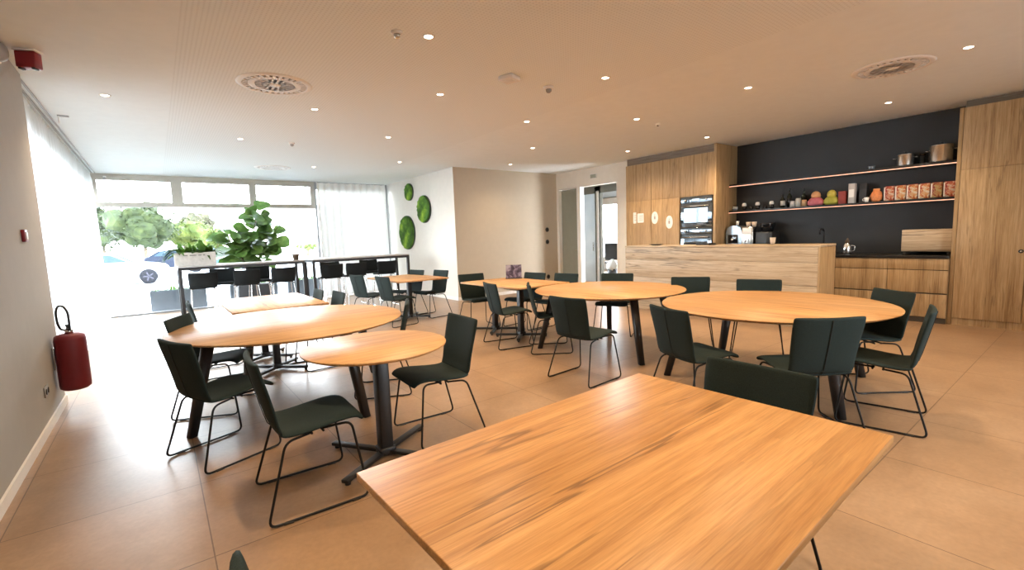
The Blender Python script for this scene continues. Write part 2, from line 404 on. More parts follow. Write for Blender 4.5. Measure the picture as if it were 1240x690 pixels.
# baseboards
struct('baseboard_left', MB().span((-.82, -3.05, 0), (-.805, 6.1, .075)), M['base'])
struct('baseboard_moss_side', MB().span((5.466, 9.2, 0), (5.48, 13.0, .075)), M['base'])
struct('baseboard_beige_side', MB().span((5.466, 9.2, 0), (8.66, 9.214, .075)), M['base'])
# side glazing behind the left curtain
mb = MB(); mb.span((-1.22, 6.1, 2.78), (-1.12, 13.1, CEIL))
struct('wall_curtain_side', mb, M['wall'])
mb = MB()
for y in (6.13, 8.4, 10.7, 12.95): mb.span((-1.2, y - .03, 0), (-1.14, y + .03, 2.78))
mb.span((-1.2, 6.1, 0), (-1.14, 13.0, .06)); mb.span((-1.2, 6.1, 2.72), (-1.14, 13.0, 2.78))
wf = struct('window_1', mb, M['alu'])
p = MB().span((-1.175, 6.13, .05), (-1.165, 12.95, 2.73)).build('pane', M['glass'], wf)
# glass front: three transom lights above one great sheet
mb = MB()
y0, y1 = WY, WY + .09
mb.span((-.98, y0, 2.92), (3.47, y1, 3.05)); mb.span((-.98, y0, 2.36), (3.47, y1, 2.46))
for a, b in ((-.98, -.85), (.40, .61), (1.95, 2.10), (3.37, 3.47)): mb.span((a, y0, 2.46), (b, y1, 2.92))
struct('window_2', mb, M['alu'])
wf = bpy.data.objects['window_2']
mb = MB()
for a, b in ((-.85, .40), (.61, 1.95), (2.10, 3.37)): mb.span((a, y0 + .04, 2.46), (b, y0 + .05, 2.92))
mb.build('transom_pane', M['glass'], wf)
mb = MB()
mb.span((-.98, y0, .0), (5.48, y1, .035)); mb.span((-.95, y0, .035), (-.915, y1, 2.36)); mb.span((3.47, y0, .035), (3.52, y1, 3.05)); mb.span((5.42, y0, .035), (5.48, y1, 3.05))
mb.span((3.52, y0, 2.86), (5.42, y1, 3.05))
wf3 = struct('window_3', mb, M['grey_plastic'])
mb = MB(); mb.span((-.915, y0 + .04, .035), (3.47, y0 + .05, 2.36)); mb.span((3.52, y0 + .04, .035), (5.42, y0 + .05, 2.86))
mb.build('pane', M['glass'], wf3)
# ceiling curtain track
struct('trim_1', MB().span((-.852, 6.1, 3.036), (-.835, 12.9, 3.052)).span((-.905, 6.1, 3.036), (-.885, 12.9, 3.052)), M['grey_plastic'])

# ------------------------------------------------------------------ curtains
def curtain(name, label, p0, p1, z0, z1, pitch=.13, amp=.035, mat='sheer'):
    n = int((Vector(p1) - Vector(p0)).length / .018)
    mb = MB(); rows = []
    d = Vector((p1[0] - p0[0], p1[1] - p0[1], 0)); L = d.length; d.normalize(); nn = Vector((-d.y, d.x, 0))
    rnd = random.Random(3)
    ph = [rnd.uniform(-.6, .6) for _ in range(200)]
    for j, (z, k) in enumerate(((z1, .55), (z1 - .12, .8), ((z0 + z1) / 2, 1.0), (z0, 1.2))):
        row = []
        for i in range(n + 1):
            s = L * i / n; c = s / pitch
            w = math.sin(2 * PI * c + ph[int(c) % 200] * .8) * amp * k + .012 * math.sin(c * .9 + j)
            q = Vector((p0[0], p0[1], 0)) + d * s + nn * w
            row.append(mb.bm.verts.new((q.x, q.y, z)))
        rows.append(row)
    fs = []
    for a, b in zip(rows, rows[1:]):
        for i in range(n): fs.append(mb.bm.faces.new((a[i], a[i + 1], b[i + 1], b[i])))
    mb._fin(fs, True)
    t = thing(name, label, 'curtain', (0, 0, 0))
    mb.build('curtain_sheet', M[mat], t)
    m_ = int(L / .30)
    for i in range(m_ + 1):
        q = Vector((p0[0], p0[1], 0)) + d * (L * i / m_)
        MB().box((q.x, q.y, z1 + .012), (.012, .012, .03)).build('glider', M['white_plastic'], t)
    return t
curtain('sheer_curtain', 'long white sheer curtain drawn along the left glazing behind the fire extinguisher', (-.93, 6.14), (-.93, 12.93), .015, 3.01)
curtain('sheer_curtain', 'white sheer curtain hanging at the right end of the glass front beside the moss discs', (3.50, 12.86), (5.36, 12.86), .015, 3.02, .19, .05, 'sheer2')

# ------------------------------------------------------------------ chairs
def cushion(mb, rows, th):
    """rows: list of (centre point (y,z), normal (y,z), half width, dish); closed padded sheet"""
    nx = 9; top, bot = [], []
    for (y, z), (ny, nz), hw, dish in rows:
        a, b = [], []
        for i in range(nx):
            u = -1 + 2 * i / (nx - 1); x = u * hw; off = dish * u * u
            e = th * (.5 if abs(u) < .99 else .30)
            a.append((x, y + ny * (off + e), z + nz * (off + e))); b.append((x, y + ny * (off - e), z + nz * (off - e)))
        top.append(mb.ring(a)); bot.append(mb.ring(b))
    loops = [t + b[::-1] for t, b in zip(top, bot)]
    fs = []; n = 2 * nx
    for a, b in zip(loops, loops[1:]):
        for i in range(n): fs.append(mb.bm.faces.new((a[i], a[(i + 1) % n], b[(i + 1) % n], b[i])))
    for lp, rev in ((0, True), (-1, False)):
        for i in range(nx - 1):
            q = [top[lp][i], top[lp][i + 1], bot[lp][i + 1], bot[lp][i]]
            fs.append(mb.bm.faces.new(q[::-1] if rev else q))
    mb._fin(fs, True)
def rows_from(path):
    """path of (y, z, halfwidth, dish) -> rows with normals (left-hand normal in the y-z plane)"""
    out = []
    for i, (y, z, hw, ds) in enumerate(path):
        a = path[max(i - 1, 0)]; b = path[min(i + 1, len(path) - 1)]
        ty, tz = b[0] - a[0], b[1] - a[1]; l = math.hypot(ty, tz); out.append(((y, z), (-tz / l, ty / l), hw, ds))
    return out
BACK = [(-.285, .848, .232, .020), (-.283, .838, .237, .020), (-.272, .780, .238, .022), (-.252, .690, .232, .024), (-.232, .600, .226, .024), (-.216, .530, .222, .020), (-.200, .475, .222, .012), (-.178, .448, .222, .008)]
SEAT = [(-.190, .452, .222, .010), (-.172, .439, .224, .008), (-.12, .434, .228, .008), (-.03, .442, .232, .008), (.07, .456, .233, .008), (.15, .467, .232, .006), (.205, .466, .230, .003), (.234, .452, .226, .001), (.244, .434, .220, 0)]
def soft(o, lv=1):
    md = o.modifiers.new('Subdivision', 'SUBSURF'); md.levels = lv; md.render_levels = lv
def make_chair(label, loc, rz, group):
    t = thing('dining_chair', label, 'chair', loc, rz, group)
    mb = MB(); cushion(mb, rows_from(SEAT), .030); soft(mb.build('seat', M['fabric'], t))
    mb = MB(); cushion(mb, rows_from(BACK), .030); bk = mb.build('backrest', M['fabric'], t); soft(bk)
    mb = MB(); pts = [(0, y - .0185 * .93, z - .004) for y, z, _, _ in BACK[1:]]; mb.tube(pts, .0024, 6); mb.build('seam', M['seam'], bk)
    for sx in (-1, 1):
        pts = fillet([(sx * .17, -.03, .418), (sx * .205, -.165, .412), (sx * .265, -.285, .009), (sx * .265, .235, .009), (sx * .215, .175, .444), (sx * .17, .02, .428)], .045)
        lg = MB().tube(pts, .0068, 8).build('leg', M['rod'], t)
        for y in (-.19, .16): MB().box((sx * .265, y, .006), (.016, .05, .011), .003).build('glide', M['black_plastic'], lg)
    for y in (-.03, .03):
        MB().tube([(-.19, y, .420), (.19, y, .420)], .0068, 8).build('crossbar', M['rod'], t)
    return t
CH = [  # back-top centre x, y, facing angle (deg), label, group
 (.02, 3.67, 21, 'dark green chair at the big round left table, nearest the fire extinguisher'),
 (.335, 2.80, -2, 'dark chair left of the small round pedestal table, its seat facing right'),
 (1.85, 3.04, 177, 'dark chair right of the small round pedestal table, its seat facing left'),
 (.08, 4.98, -25, 'dark chair at the far left of the big round left table, half hidden'),
 (.22, 6.20, 0, 'chair seen edge-on at the left side of the pale rectangular table'),
 (1.90, 4.16, 154, 'dark chair tucked in at the right rim of the big round left table'),
 (1.64, 6.22, 178, 'chair right of the pale rectangular table, farther of the two there'),
 (1.74, 5.72, 180, 'chair right of the pale rectangular table, nearer of the two there'),
 (2.80, 8.30, 12, 'greenish chair at the moss wall table, left of its near pair'),
 (2.94, 7.45, 8, 'greenish chair at the moss wall table, right of its near pair'),
 (4.10, 8.42, 190, 'black chair across the moss wall table, left of the far pair'),
 (4.33, 7.86, 188, 'black chair across the moss wall table, right of the far pair'),
 (4.12, 6.52, 262, 'black chair at the far left end of the rectangular table by the beige wall'),
 (3.40, 4.96, -13, 'greenish chair on the near left side of the rectangular table by the beige wall'),
 (3.66, 4.46, -37, 'edge-on chair between the beige wall table and the middle round table'),
 (3.06, 3.17, 4, 'dark chair in front of the big middle round table, back turned to the viewer'),
 (5.39, 4.46, 209, 'black chair across the big middle round table, against the white door wall'),
 (4.86, 5.70, 187, 'chair across the beige wall table, just right of the brochure stand'),
 (5.00, 5.12, 187, 'chair across the beige wall table, in front of the grey door'),
 (5.42, 3.30, 212, 'dark chair between the two right round tables, before the oak counter'),
 (5.54, 2.50, 203, 'dark chair behind the right round table, before the middle of the counter'),
 (5.20, 1.16, 142, 'dark chair at the right round table, in front of the oak drawers'),
 (4.23, .725, 101, 'rightmost dark chair, seen edge-on at the big right round table'),
 (3.44, 1.085, 51, 'dark chair on the near side of the right round table, back turned'),
 (3.12, 2.11, -18, 'dark chair at the left rim of the right round table, seamed back'),
 (2.06, .917, 181, 'dark chair at the far side of the foreground oak table, only its backrest top showing'),
 (.06, .80, 2, 'dark chair at the bottom left corner, near side of the foreground oak table'),
]
proto = None
for x, y, a, lab in CH:
    r = R(a); fx, fy = math.cos(r), math.sin(r)
    loc = (x + fx * .285, y + fy * .285, 0); rz = r - PI / 2
    if proto is None: proto = make_chair(lab, loc, rz, 'upholstered sled chairs')
    else: dup(proto, loc, rz, lab, 'upholstered sled chairs')

# ------------------------------------------------------------------ tables
def rect_table(label, cx, cy, lx, ly, rz, mat, peds, long_axis='X'):
    t = thing('rectangular_table', label, 'table', (cx, cy, 0), rz, 'rectangular oak tables')
    tp = MB().box((0, 0, .7375), (lx, ly, .025), .0025).build('tabletop', mat, t)
    for px, py in peds:
        col = MB().box((px, py, .375), (.075, .075, .62), .008).build('column', M['black_metal'], t)
        mb = MB()
        for k in range(4):
            a = PI / 4 + k * PI / 2; d = Vector((math.cos(a), math.sin(a), 0))
            mb.box((px + d.x * .19, py + d.y * .19, .035), (.36, .05, .03), .005, Matrix.Rotation(a, 3, 'Z'))
            mb.lathe([(.0, 0), (.016, 0), (.016, .02), (0, .02)], (px + d.x * .35, py + d.y * .35, 0), 10)
        mb.box((px, py, .045), (.1, .1, .06), .008)
        mb.build('pedestal_foot', M['black_metal'], t)
        MB().box((px, py, .709), (.34, .34, .028), .006).build('top_plate', M['black_metal'], t)
    return t
rect_table('large rectangular oak-top table filling the foreground', 1.15, .885, 1.43, 1.0, R(1.5), M['oakX'], ((-.42, 0), (.42, 0)))
rect_table('pale rectangular table behind the big round left table, toward the glass front', 1.065, 6.36, .98, 1.58, 0, M['oakY'], ((-.06, -.50), (-.06, .24)))
rect_table('rectangular oak table in front of the wall with moss discs', 3.66, 8.0, .98, 1.42, 0, M['oakY'], ((0, -.08),))
rect_table('rectangular oak table by the beige wall with the brochure stand on it', 4.28, 5.57, .98, 1.46, 0, M['oakY'], ((-.2, .22), (-.2, -.42)))
# small round pedestal table
t = thing('round_pedestal_table', 'small round oak table on one black pedestal in the left foreground', 'table', (1.13, 3.03, 0))
MB().lathe([(.0, .722), (.445, .722), (.472, .734), (.475, .738), (.475, .744), (.472, .747), (0, .747)], seg=64).build('tabletop', M['oakX2'], t)
PX, PY = -.01, -.085
MB().box((PX, PY, .375), (.088, .088, .66), .012).build('column', M['black_metal'], t)
mb = MB()
for a in (124, 214, 30, 304):
    d = Vector((math.cos(R(a)), math.sin(R(a)), 0)); rot = Matrix.Rotation(R(a), 3, 'Z')
    mb.box((PX + d.x * .215, PY + d.y * .215, .030), (.43, .05, .022), .005, rot)
    mb.lathe([(0, 0), (.018, 0), (.018, .022), (0, .022)], (PX + d.x * .40, PY + d.y * .40, 0), 10)
mb.box((PX, PY, .04), (.11, .11, .05), .01)
mb.build('pedestal_foot', M['black_metal'], t)
MB().box((PX, PY, .709), (.42, .42, .026), .006).build('top_plate', M['black_metal'], t)

def big_round(label, cx, cy, r, legs, mat):
    t = thing('large_round_table', label, 'table', (cx, cy, 0), 0, 'two metre round oak tables')
    MB().lathe([(0, .718), (r - .05, .718), (r - .006, .736), (r, .739), (r, .744), (r - .003, .747), (0, .747)], seg=96).build('tabletop', mat, t)
    mb = MB(); k = len(legs)
    for i in range(k):
        d = Vector((math.cos(R(legs[i])), math.sin(R(legs[i])), 0))
        mb.box((d.x * .36, d.y * .36, .700), (.72, .06, .034), .004, Matrix.Rotation(R(legs[i]), 3, 'Z'))
    mb.build('underframe', M['black_metal'], t)
    for a in legs:
        d = Vector((math.cos(R(a)), math.sin(R(a)), 0)); rot = Matrix.Rotation(R(a), 3, 'Z')
        mb = MB(); rings = []
        for f, z in ((.74, .716), (.93, .004)):
            w = .042 if z > .3 else .033
            c = Vector((d.x * f * r / .98, d.y * f * r / .98, z)); ring = []
            for j in range(12):
                q = 2 * PI * j / 12; e = .55
                u = math.copysign(abs(math.cos(q)) ** e, math.cos(q)) * w; v = math.copysign(abs(math.sin(q)) ** e, math.sin(q)) * w
                ring.append(c + rot @ Vector((u, v, 0)))
            rings.append(mb.ring(ring))
        mb.skin(rings); mb.build('leg', M['black_metal'], t)
    return t
big_round('large round table at the left, behind the small round pedestal table', .945, 4.57, .97, (202, 290, 22, 110), M['oakX2'])
big_round('large round oak table in the middle of the room', 4.48, 3.86, .925, (244, 140, 40, 330), M['oakY'])
big_round('large round oak table at the right, nearest the oak drawers', 4.47, 1.91, .955, (235, 123, 55, 325), M['oakY'])

# bar-height tables
def bar_table(label, x0, x1, y0, y1, h):
    t = thing('bar_table', label, 'high table', (x0, y0, 0), 0, 'bar height tables')
    L, D = x1 - x0, y1 - y0
    MB().box((L / 2, D / 2, h - .012), (L, D, .024), .002).build('tabletop', M['greytop'], t)
    mb = MB()
    for y in (.025, D - .025): mb.box((L / 2, y, h - .049), (L, .05, .05))
    for x in (.025, L - .025): mb.box((x, D / 2, h - .049), (.05, D - .1, .05))
    mb.build('top_frame', M['black_metal'], t)
    for x in (.025, L - .025):
        for y in (.025, D - .025): MB().box((x, y, (h - .074) / 2), (.055, .055, h - .074), .003).build('leg', M['black_metal'], t)
        MB().box((x, D / 2, .03), (.05, D - .105, .04), .003).build('floor_rail', M['black_metal'], t)
bar_table('left black-framed bar table carrying the white planter crate', .28, 2.36, 9.9, 10.6, 1.12)
bar_table('right black-framed bar table beside the moss wall', 2.50, 4.62, 9.9, 10.6, 1.12)
# bar stools
SB = [(-.20, 1.00, .215, .03), (-.197, .99, .222, .03), (-.185, .92, .225, .035), (-.17, .84, .222, .035), (-.155, .77, .215, .025), (-.14, .735, .212, .012)]
SS = [(-.16, .738, .21, .01), (-.13, .725, .212, .008), (-.05, .722, .215, .006), (.06, .728, .215, .006), (.15, .728, .212, .004), (.185, .715, .208, 0), (.19, .70, .204, 0)]
def make_stool(label, loc, rz):
    t = thing('bar_stool', label, 'bar stool', loc, rz, 'bar stools at the high tables')
    mb = MB(); cushion(mb, rows_from(SS), .035); soft(mb.build('seat', M['stoolfab'], t))
    mb = MB(); cushion(mb, rows_from(SB), .03); soft(mb.build('backrest', M['stoolfab'], t))
    for sx in (-1, 1):
        pts = fillet([(sx * .15, 0, .705), (sx * .18, -.12, .70), (sx * .225, -.21, .009), (sx * .225, .20, .009), (sx * .18, .13, .705), (sx * .15, .03, .708)], .04)
        MB().tube(pts, .0075, 8).build('leg', M['chrome'], t)
    MB().tube([(-.208, .175, .27), (.208, .175, .27)], .0075, 8).build('footrest', M['chrome'], t)
    return t
ST = [(.62, 9.78, 90, 'near bar stool at the left bar table, nearest its left leg'),
      (1.30, 9.80, 90, 'near bar stool at the left bar table, middle of its near row'),
      (1.92, 9.80, 90, 'near bar stool at the left bar table, nearest its right leg'),
      (1.02, 10.86, 270, 'bar stool on the window side of the left bar table, left of the two there'),
      (1.66, 10.86, 270, 'bar stool on the window side of the left bar table, right of the two there'),
      (2.84, 9.80, 90, 'near bar stool at the right bar table, leftmost of its near row'),
      (3.34, 9.80, 90, 'near bar stool at the right bar table, middle of its near row'),
      (4.02, 9.80, 90, 'near bar stool at the right bar table, nearest the moss wall'),
      (3.12, 10.86, 270, 'bar stool on the window side of the right bar table, left of the two there'),
      (4.02, 10.86, 270, 'bar stool on the window side of the right bar table, right of the two there')]
sp = None
for x, y, a, lab in ST:
    r = R(a); loc = (x + math.cos(r) * .12, y + math.sin(r) * .12, 0)
    if sp is None: sp = make_stool(lab, loc, r - PI / 2)
    else: dup(sp, loc, r - PI / 2, lab)

# ------------------------------------------------------------------ plants
def leaf(mb, base, d, up, L, W, droop=.35, fold=.15, seg=5, tipw=.7):
    d = Vector(d).normalized(); up = Vector(up); side = d.cross(up)
    if side.length < 1e-3: side = Vector((1, 0, 0))
    side.normalize(); nrm = side.cross(d).normalized()
    p = Vector(base); rows = []
    for i in range(seg + 1):
        s = i / seg
        w = W * (math.sin(PI * s ** tipw) ** .6) * .5 if 0 < s < 1 else .004
        c = p + d * (L * s) - Vector((0, 0, 1)) * (droop * L * s * s)
        rows.append([mb.bm.verts.new(c - side * w + nrm * fold * w), mb.bm.verts.new(c), mb.bm.verts.new(c + side * w + nrm * fold * w)])
    fs = []
    for a, b in zip(rows, rows[1:]):
        for i in (0, 1): fs.append(mb.bm.faces.new((a[i], a[i + 1], b[i + 1], b[i])))
    mb._fin(fs, True)
t = thing('fiddle_leaf_fig', 'tall potted fig with big round green leaves between the bar table and the glass front', 'potted plant', (1.72, 12.1, 0))
mb = MB(); mb.box((0, 0, .275), (.66, .40, .55), .012)
mb.build('planter_box', M['planter_dark'], t)
MB().box((0, 0, .552), (.60, .34, .01)).build('soil', M['soil'], t)
trunks = [[(-.04, 0, .55), (-.03, 0, 1.1), (.06, .02, 1.6), (.22, .03, 2.15)], [(.10, .02, .55), (.13, 0, 1.05), (.26, -.03, 1.4), (.55, -.06, 1.72)], [(-.06, .02, .55), (-.12, .0, 1.0), (-.25, 0, 1.35), (-.42, .02, 1.62)]]
mb = MB()
for tr in trunks: mb.tube(fillet(tr, .2, 4), [.018 - .0006 * i for i in range(len(fillet(tr, .2, 4)))], 8)
mb.build('stem', M['bark'], t)
rnd = random.Random(11); mb = MB()
def along(tr, s):
    pts = [Vector(p) for p in tr]; k = s * (len(pts) - 1); i = min(int(k), len(pts) - 2); return pts[i].lerp(pts[i + 1], k - i)
for tr, n, s0 in ((trunks[0], 46, .40), (trunks[1], 40, .36), (trunks[2], 44, .36)):
    for i in range(n):
        s = s0 + (1 - s0) * (i / (n - 1)); p = along(tr, s); a = i * 2.4 + rnd.uniform(-.4, .4)
        el = rnd.uniform(-.35, .75) + (.3 if s > .9 else 0)
        d = Vector((math.cos(a) * math.cos(el), math.sin(a) * math.cos(el) * .8, math.sin(el)))
        L = rnd.uniform(.27, .42)
        leaf(mb, p + d * rnd.uniform(.03, .14), d, (rnd.uniform(-.5, .5), rnd.uniform(-1.4, .2), .8), L, L * rnd.uniform(.78, .95), rnd.uniform(.05, .45), rnd.uniform(.05, .2), 8, 1.35)
mb.build('foliage', M['leaf'], t)

# planter crate on the left bar table
t = thing('planter_crate', 'whitewashed crate of bright green plants on the left end of the bar table', 'planter', (.56, 10.22, 1.12))
mb = MB(); w, dpt, h = .62, .30, .235
mb.span((-w / 2, -dpt / 2, 0), (w / 2, -dpt / 2 + .014, h)); mb.span((-w / 2, dpt / 2 - .014, 0), (w / 2, dpt / 2, h))
mb.span((-w / 2, -dpt / 2 + .014, 0), (-w / 2 + .014, dpt / 2 - .014, h)); mb.span((w / 2 - .014, -dpt / 2 + .014, 0), (w / 2, dpt / 2 - .014, h)); mb.span((-w / 2 + .014, -dpt / 2 + .014, 0), (w / 2 - .014, dpt / 2 - .014, .012))
mb.build('crate', M['crate'], t)
for i, (x, l) in enumerate(((-.14, .05), (-.07, .03), (-.02, .07), (.07, .05), (.13, .03))): MB().box((x, -dpt / 2 - .001, .185), (l, .003, .016)).build('printed_mark', M['print'], t)
MB().box((0, 0, .20), (w - .03, dpt - .03, .02)).build('soil', M['soil'], t)
mb = MB(); rnd = random.Random(5)
for i in range(95):
    a = rnd.uniform(0, 2 * PI); el = rnd.uniform(.15, 1.25)
    d = Vector((math.cos(a) * math.cos(el), math.sin(a) * math.cos(el), math.sin(el)))
    L = rnd.uniform(.18, .40)
    leaf(mb, (rnd.uniform(-.24, .26), rnd.uniform(-.09, .09), .20), d, (0, 0, 1), L, rnd.uniform(.05, .11), rnd.uniform(.2, .6), .2, 5)
for i in range(14):
    a = PI + rnd.uniform(-.5, .5); d = Vector((math.cos(a), math.sin(a) * .5, .25))
    leaf(mb, (-.26 + rnd.uniform(-.08, .02), rnd.uniform(-.06, .06), .22 + rnd.uniform(0, .08)), d, (0, 0, 1), rnd.uniform(.16, .26), .10, 1.0, .2, 5)
mb.build('foliage', M['leaf2'], t)
# little brown pot on the same table
t = thing('plant_pot', 'small dark brown pot on the right end of the left bar table', 'pot', (2.24, 10.1, 1.12))
MB().lathe([(0, 0), (.05, 0), (.065, .10), (.07, .105), (.07, .12), (.058, .12), (.055, .09), (0, .09)], seg=20).build('pot', M['bark'], t)
mb = MB()
for i in range(12):
    a = i * 2.4; leaf(mb, (0, 0, .085), (math.cos(a), math.sin(a), 1.1), (0, 0, 1), .09, .03, .3, .1, 3)
mb.build('sprout', M['leaf'], t)

# moss discs
for y, z, r, lab in ((11.47, 2.70, .225, 'smallest round moss disc, highest on the white wall'), (10.67, 2.20, .345, 'middle-sized round moss disc, nearest the wall corner'), (11.72, 1.64, .455, 'largest round moss disc, lowest on the white wall')):
    t = thing('moss_wall_art', lab, 'wall decoration', (5.478, y, z), 0, 'moss discs on the white wall')
    mb = MB(); rings = []; seg = 48; rr = random.Random(int(r * 1000))
    for k, f in enumerate((1.0, .99, .85, .68, .5, .3, .1)):
        ring = []
        for j in range(seg):
            a = 2 * PI * j / seg; b = 0 if k < 1 else -.035 - rr.uniform(0, .022)
            ring.append((b - .012 * (k > 0), math.cos(a) * r * f * .985, math.sin(a) * r * f * .985))
        rings.append(mb.ring(ring))
    mb.skin(rings); mb.build('moss', M['moss'], t)
    MB().lathe([(r * .985, -.035), (r, -.035), (r, 0), (r * .985, 0)], seg=48, axis='X').build('rim', M['black_metal'], t)

# ------------------------------------------------------------------ ceiling fittings
DL = [(1.874, 3.426, 'brightest recessed downlight, near the top centre of the ceiling'),
 (2.673, 4.689, 'recessed downlight left of and below the white ceiling box'),
 (1.671, 5.966, 'recessed downlight just right of the round louvred vent on the left'),
 (3.035, 7.011, 'recessed downlight in the row leading to the moss wall table'),
 (1.167, 8.138, 'pale recessed downlight behind the left round vent, above the left bar table'),
 (4.156, 9.096, 'recessed downlight nearest the white corner of the moss wall'),
 (2.814, 10.431, 'faint recessed downlight above the seam between the two bar tables'),
 (4.317, 5.163, 'recessed downlight above the rectangular beige wall table, on the ceiling seam'),
 (5.672, 6.641, 'recessed downlight in front of the beige wall, nearer of the two there'),
 (6.487, 8.381, 'recessed downlight casting the pool of light on the beige wall'),
 (3.861, 3.328, 'recessed downlight right of the dark ceiling sensor'),
 (5.615, 4.27, 'recessed downlight above the far side of the middle round table'),
 (7.816, 4.458, 'recessed downlight in front of the ovens'),
 (7.629, 6.026, 'recessed downlight by the tall oak cabinets, nearest the white door wall'),
 (5.561, 2.674, 'recessed downlight over the right round table, left of the right vent'),
 (7.942, 1.955, 'recessed downlight in front of the black niche, below the right vent'),
 (6.167, .938, 'bright recessed downlight at the top right, beside the round vent'),
 (-.267, 6.481, 'recessed downlight nearest the left curtain track')]
DLX = [(1.9, 1.0), (.6, 2.5), (-.15, .7), (3.75, 1.35), (2.6, -.6), (4.6, -.5), (6.6, -1.6)]  # extra downlights out of view, some put in to brighten the foreground floor
proto = None
def spot(loc, parent, power):
    l = bpy.data.lights.new('downlight_beam', 'SPOT'); l.energy = power; l.color = (1.0, .73, .45)
    l.spot_size = R(132); l.spot_blend = 1.0; l.shadow_soft_size = .045
    o = bpy.data.objects.new('downlight_beam', l); C.objects.link(o); o.parent = parent; o.location = (0, 0, -.012)
    return o
SPOT_W = 150
for i, (x, y, lab) in enumerate(DL + [(a, b, 'unseen extra warm downlight above the viewer, outside the picture') for a, b in DLX]):
    z = CEIL
    if proto is None:
        t = thing('downlight', lab, 'ceiling light', (x, y, z), 0, 'recessed downlights')
        MB().lathe([(.034, -.001), (.036, -.006), (.048, -.005), (.052, -.0005), (.052, .004), (.034, .004)], seg=28).build('trim_ring', M['white_plastic'], t)
        MB().lathe([(0, -.0035), (.034, -.0035), (.034, -.001), (0, -.001)], seg=24).build('lamp_lens', M['lamp'], t)
        proto = t
    else: t = dup(proto, (x, y, z), 0, lab)
for o in [o for o in bpy.data.objects if o.name.split('.')[0] == 'downlight']:
    x, y = o.location.x, o.location.y
    w = SPOT_W * (.55 if y > 7.5 else 1.3 if x > 7 and y > 4 else .85 if abs(x - 1.9) < .05 and y < 1.5 else 1.0)
    spot(None, o, w)
# round louvred vents
def vent(label, x, y):
    z = CEIL
    t = thing('ceiling_vent', label, 'air vent', (x, y, z), 0, 'round ceiling vents')
    MB().lathe([(.287, 0), (.289, -.010), (.30, -.013), (.335, -.008), (.345, -.002), (.345, 0)], seg=48).build('rim', M['white_plastic'], t)
    MB().lathe([(0, -.001), (.288, -.001), (.288, 0), (0, 0)], seg=40).build('backing', M['vent_dark'], t)
    mb = MB()
    for ro, n in ((.262, 30), (.205, 24), (.148, 18), (.090, 12)):
        for k in range(n):
            a = 2 * PI * (k + .5 * (n % 4 == 2)) / n; rot = Matrix.Rotation(a, 3, 'Z')
            mb.box((math.cos(a) * ro, math.sin(a) * ro, -.0065), (.050, 2 * PI * ro / n * .50, .011), 0, rot)
    for ro in (.234, .177, .119):
        mb.lathe([(ro - .006, -.0115), (ro + .006, -.0115), (ro + .006, -.001), (ro - .006, -.001)], seg=40)
    mb.lathe([(0, -.014), (.055, -.013), (.062, -.009), (.062, -.001), (0, -.001)], seg=24)
    mb.build('louvres', M['white_plastic'], t)
vent('round louvred ceiling vent above the left tables, upper left of the picture', 1.105, 5.25)
vent('round louvred ceiling vent at the upper right, near the oak cupboards', 6.235, 1.52)
vent('faint round ceiling vent far back above the bar tables', 2.105, 10.87)
# sensors and boxes
def sensor(label, x, y, dark, s=1.0):
    z = CEIL
    t = thing('ceiling_sensor', label, 'sensor', (x, y, z))
    MB().lathe([(0, 0), (.045 * s, 0), (.045 * s, -.012 * s), (.036 * s, -.022 * s), (0, -.022 * s)], seg=24).build('base', M['white_plastic'], t)
    MB().lathe([(0, -.022 * s), (.026 * s, -.022 * s), (.026 * s, -.038 * s), (.016 * s, -.052 * s), (0, -.056 * s)], seg=20).build('sensor_head', M['grey_plastic'] if dark else M['steel'], t)
sensor('small pale ceiling sensor left of the brightest downlight at top centre', 1.63, 3.48, False)
sensor('dark-tipped ceiling sensor beside the white ceiling box', 3.55, 3.86, True, 1.2)
sensor('small ceiling sensor above the left bar table, right of a faint downlight', 1.88, 8.11, True)
sensor('tiny ceiling sensor in front of the oak cabinets, beside a downlight', 6.16, 4.30, False, .7)
t = thing('ceiling_access_point', 'white square box fixed to the ceiling at top centre', 'ceiling box', (2.99, 3.83, CEIL), R(20))
MB().box((0, 0, -.022), (.17, .17, .044), .012).build('housing', M['white_plastic'], t)
MB().box((0, 0, -.046), (.11, .11, .006), .003).build('cover', M['white_plastic'], t)
t = thing('fire_alarm_sounder', 'dark red fire alarm box under the ceiling at the upper left', 'alarm', (-.66, 5.36, CEIL), R(-25))
MB().box((0, 0, -.008), (.15, .10, .016), .004).build('base', M['white_plastic'], t)
MB().box((0, 0, -.078), (.135, .085, .125), .010).build('housing', M['red'], t)
for x in (-.045, .045): MB().box((x, -.012, -.146), (.022, .05, .014), .003).build('clip', M['black_plastic'], t)
t = thing('wall_siren', 'grey rounded device cut off at the left edge, high on the left wall', 'siren', (-.82, 5.26, 2.98))
MB().lathe([(0, 0), (.075, 0), (.075, .02), (.06, .05), (.03, .065), (0, .068)], seg=24, axis='X').build('housing', M['grey_plastic'], t)
MB().lathe([(.074, 0), (.088, 0), (.088, .014), (.074, .014)], seg=24, axis='X').build('mount_ring', M['white_plastic'], t)
t = thing('ceiling_bracket', 'small grey bracket under the ceiling beside the curtain track', 'bracket', (-.72, 7.68, CEIL))
MB().box((0, 0, -.006), (.10, .05, .012), .002).build('plate', M['grey_plastic'], t)
MB().box((-.04, 0, -.05), (.014, .03, .08), .002).build('arm', M['white_plastic'], t)
t = thing('ceiling_security_camera', 'tiny dark camera at the top left corner of the glass front', 'camera', (-.70, 12.95, 2.93))
MB().box((0, -.02, .03), (.05, .04, .06), .005).build('bracket', M['white_plastic'], t)
MB().lathe([(0, -.10), (.026, -.10), (.03, -.03), (.03, .0), (0, 0)], (0, -.03, 0), seg=16, axis='Y').build('camera_body', M['grey_plastic'], t)

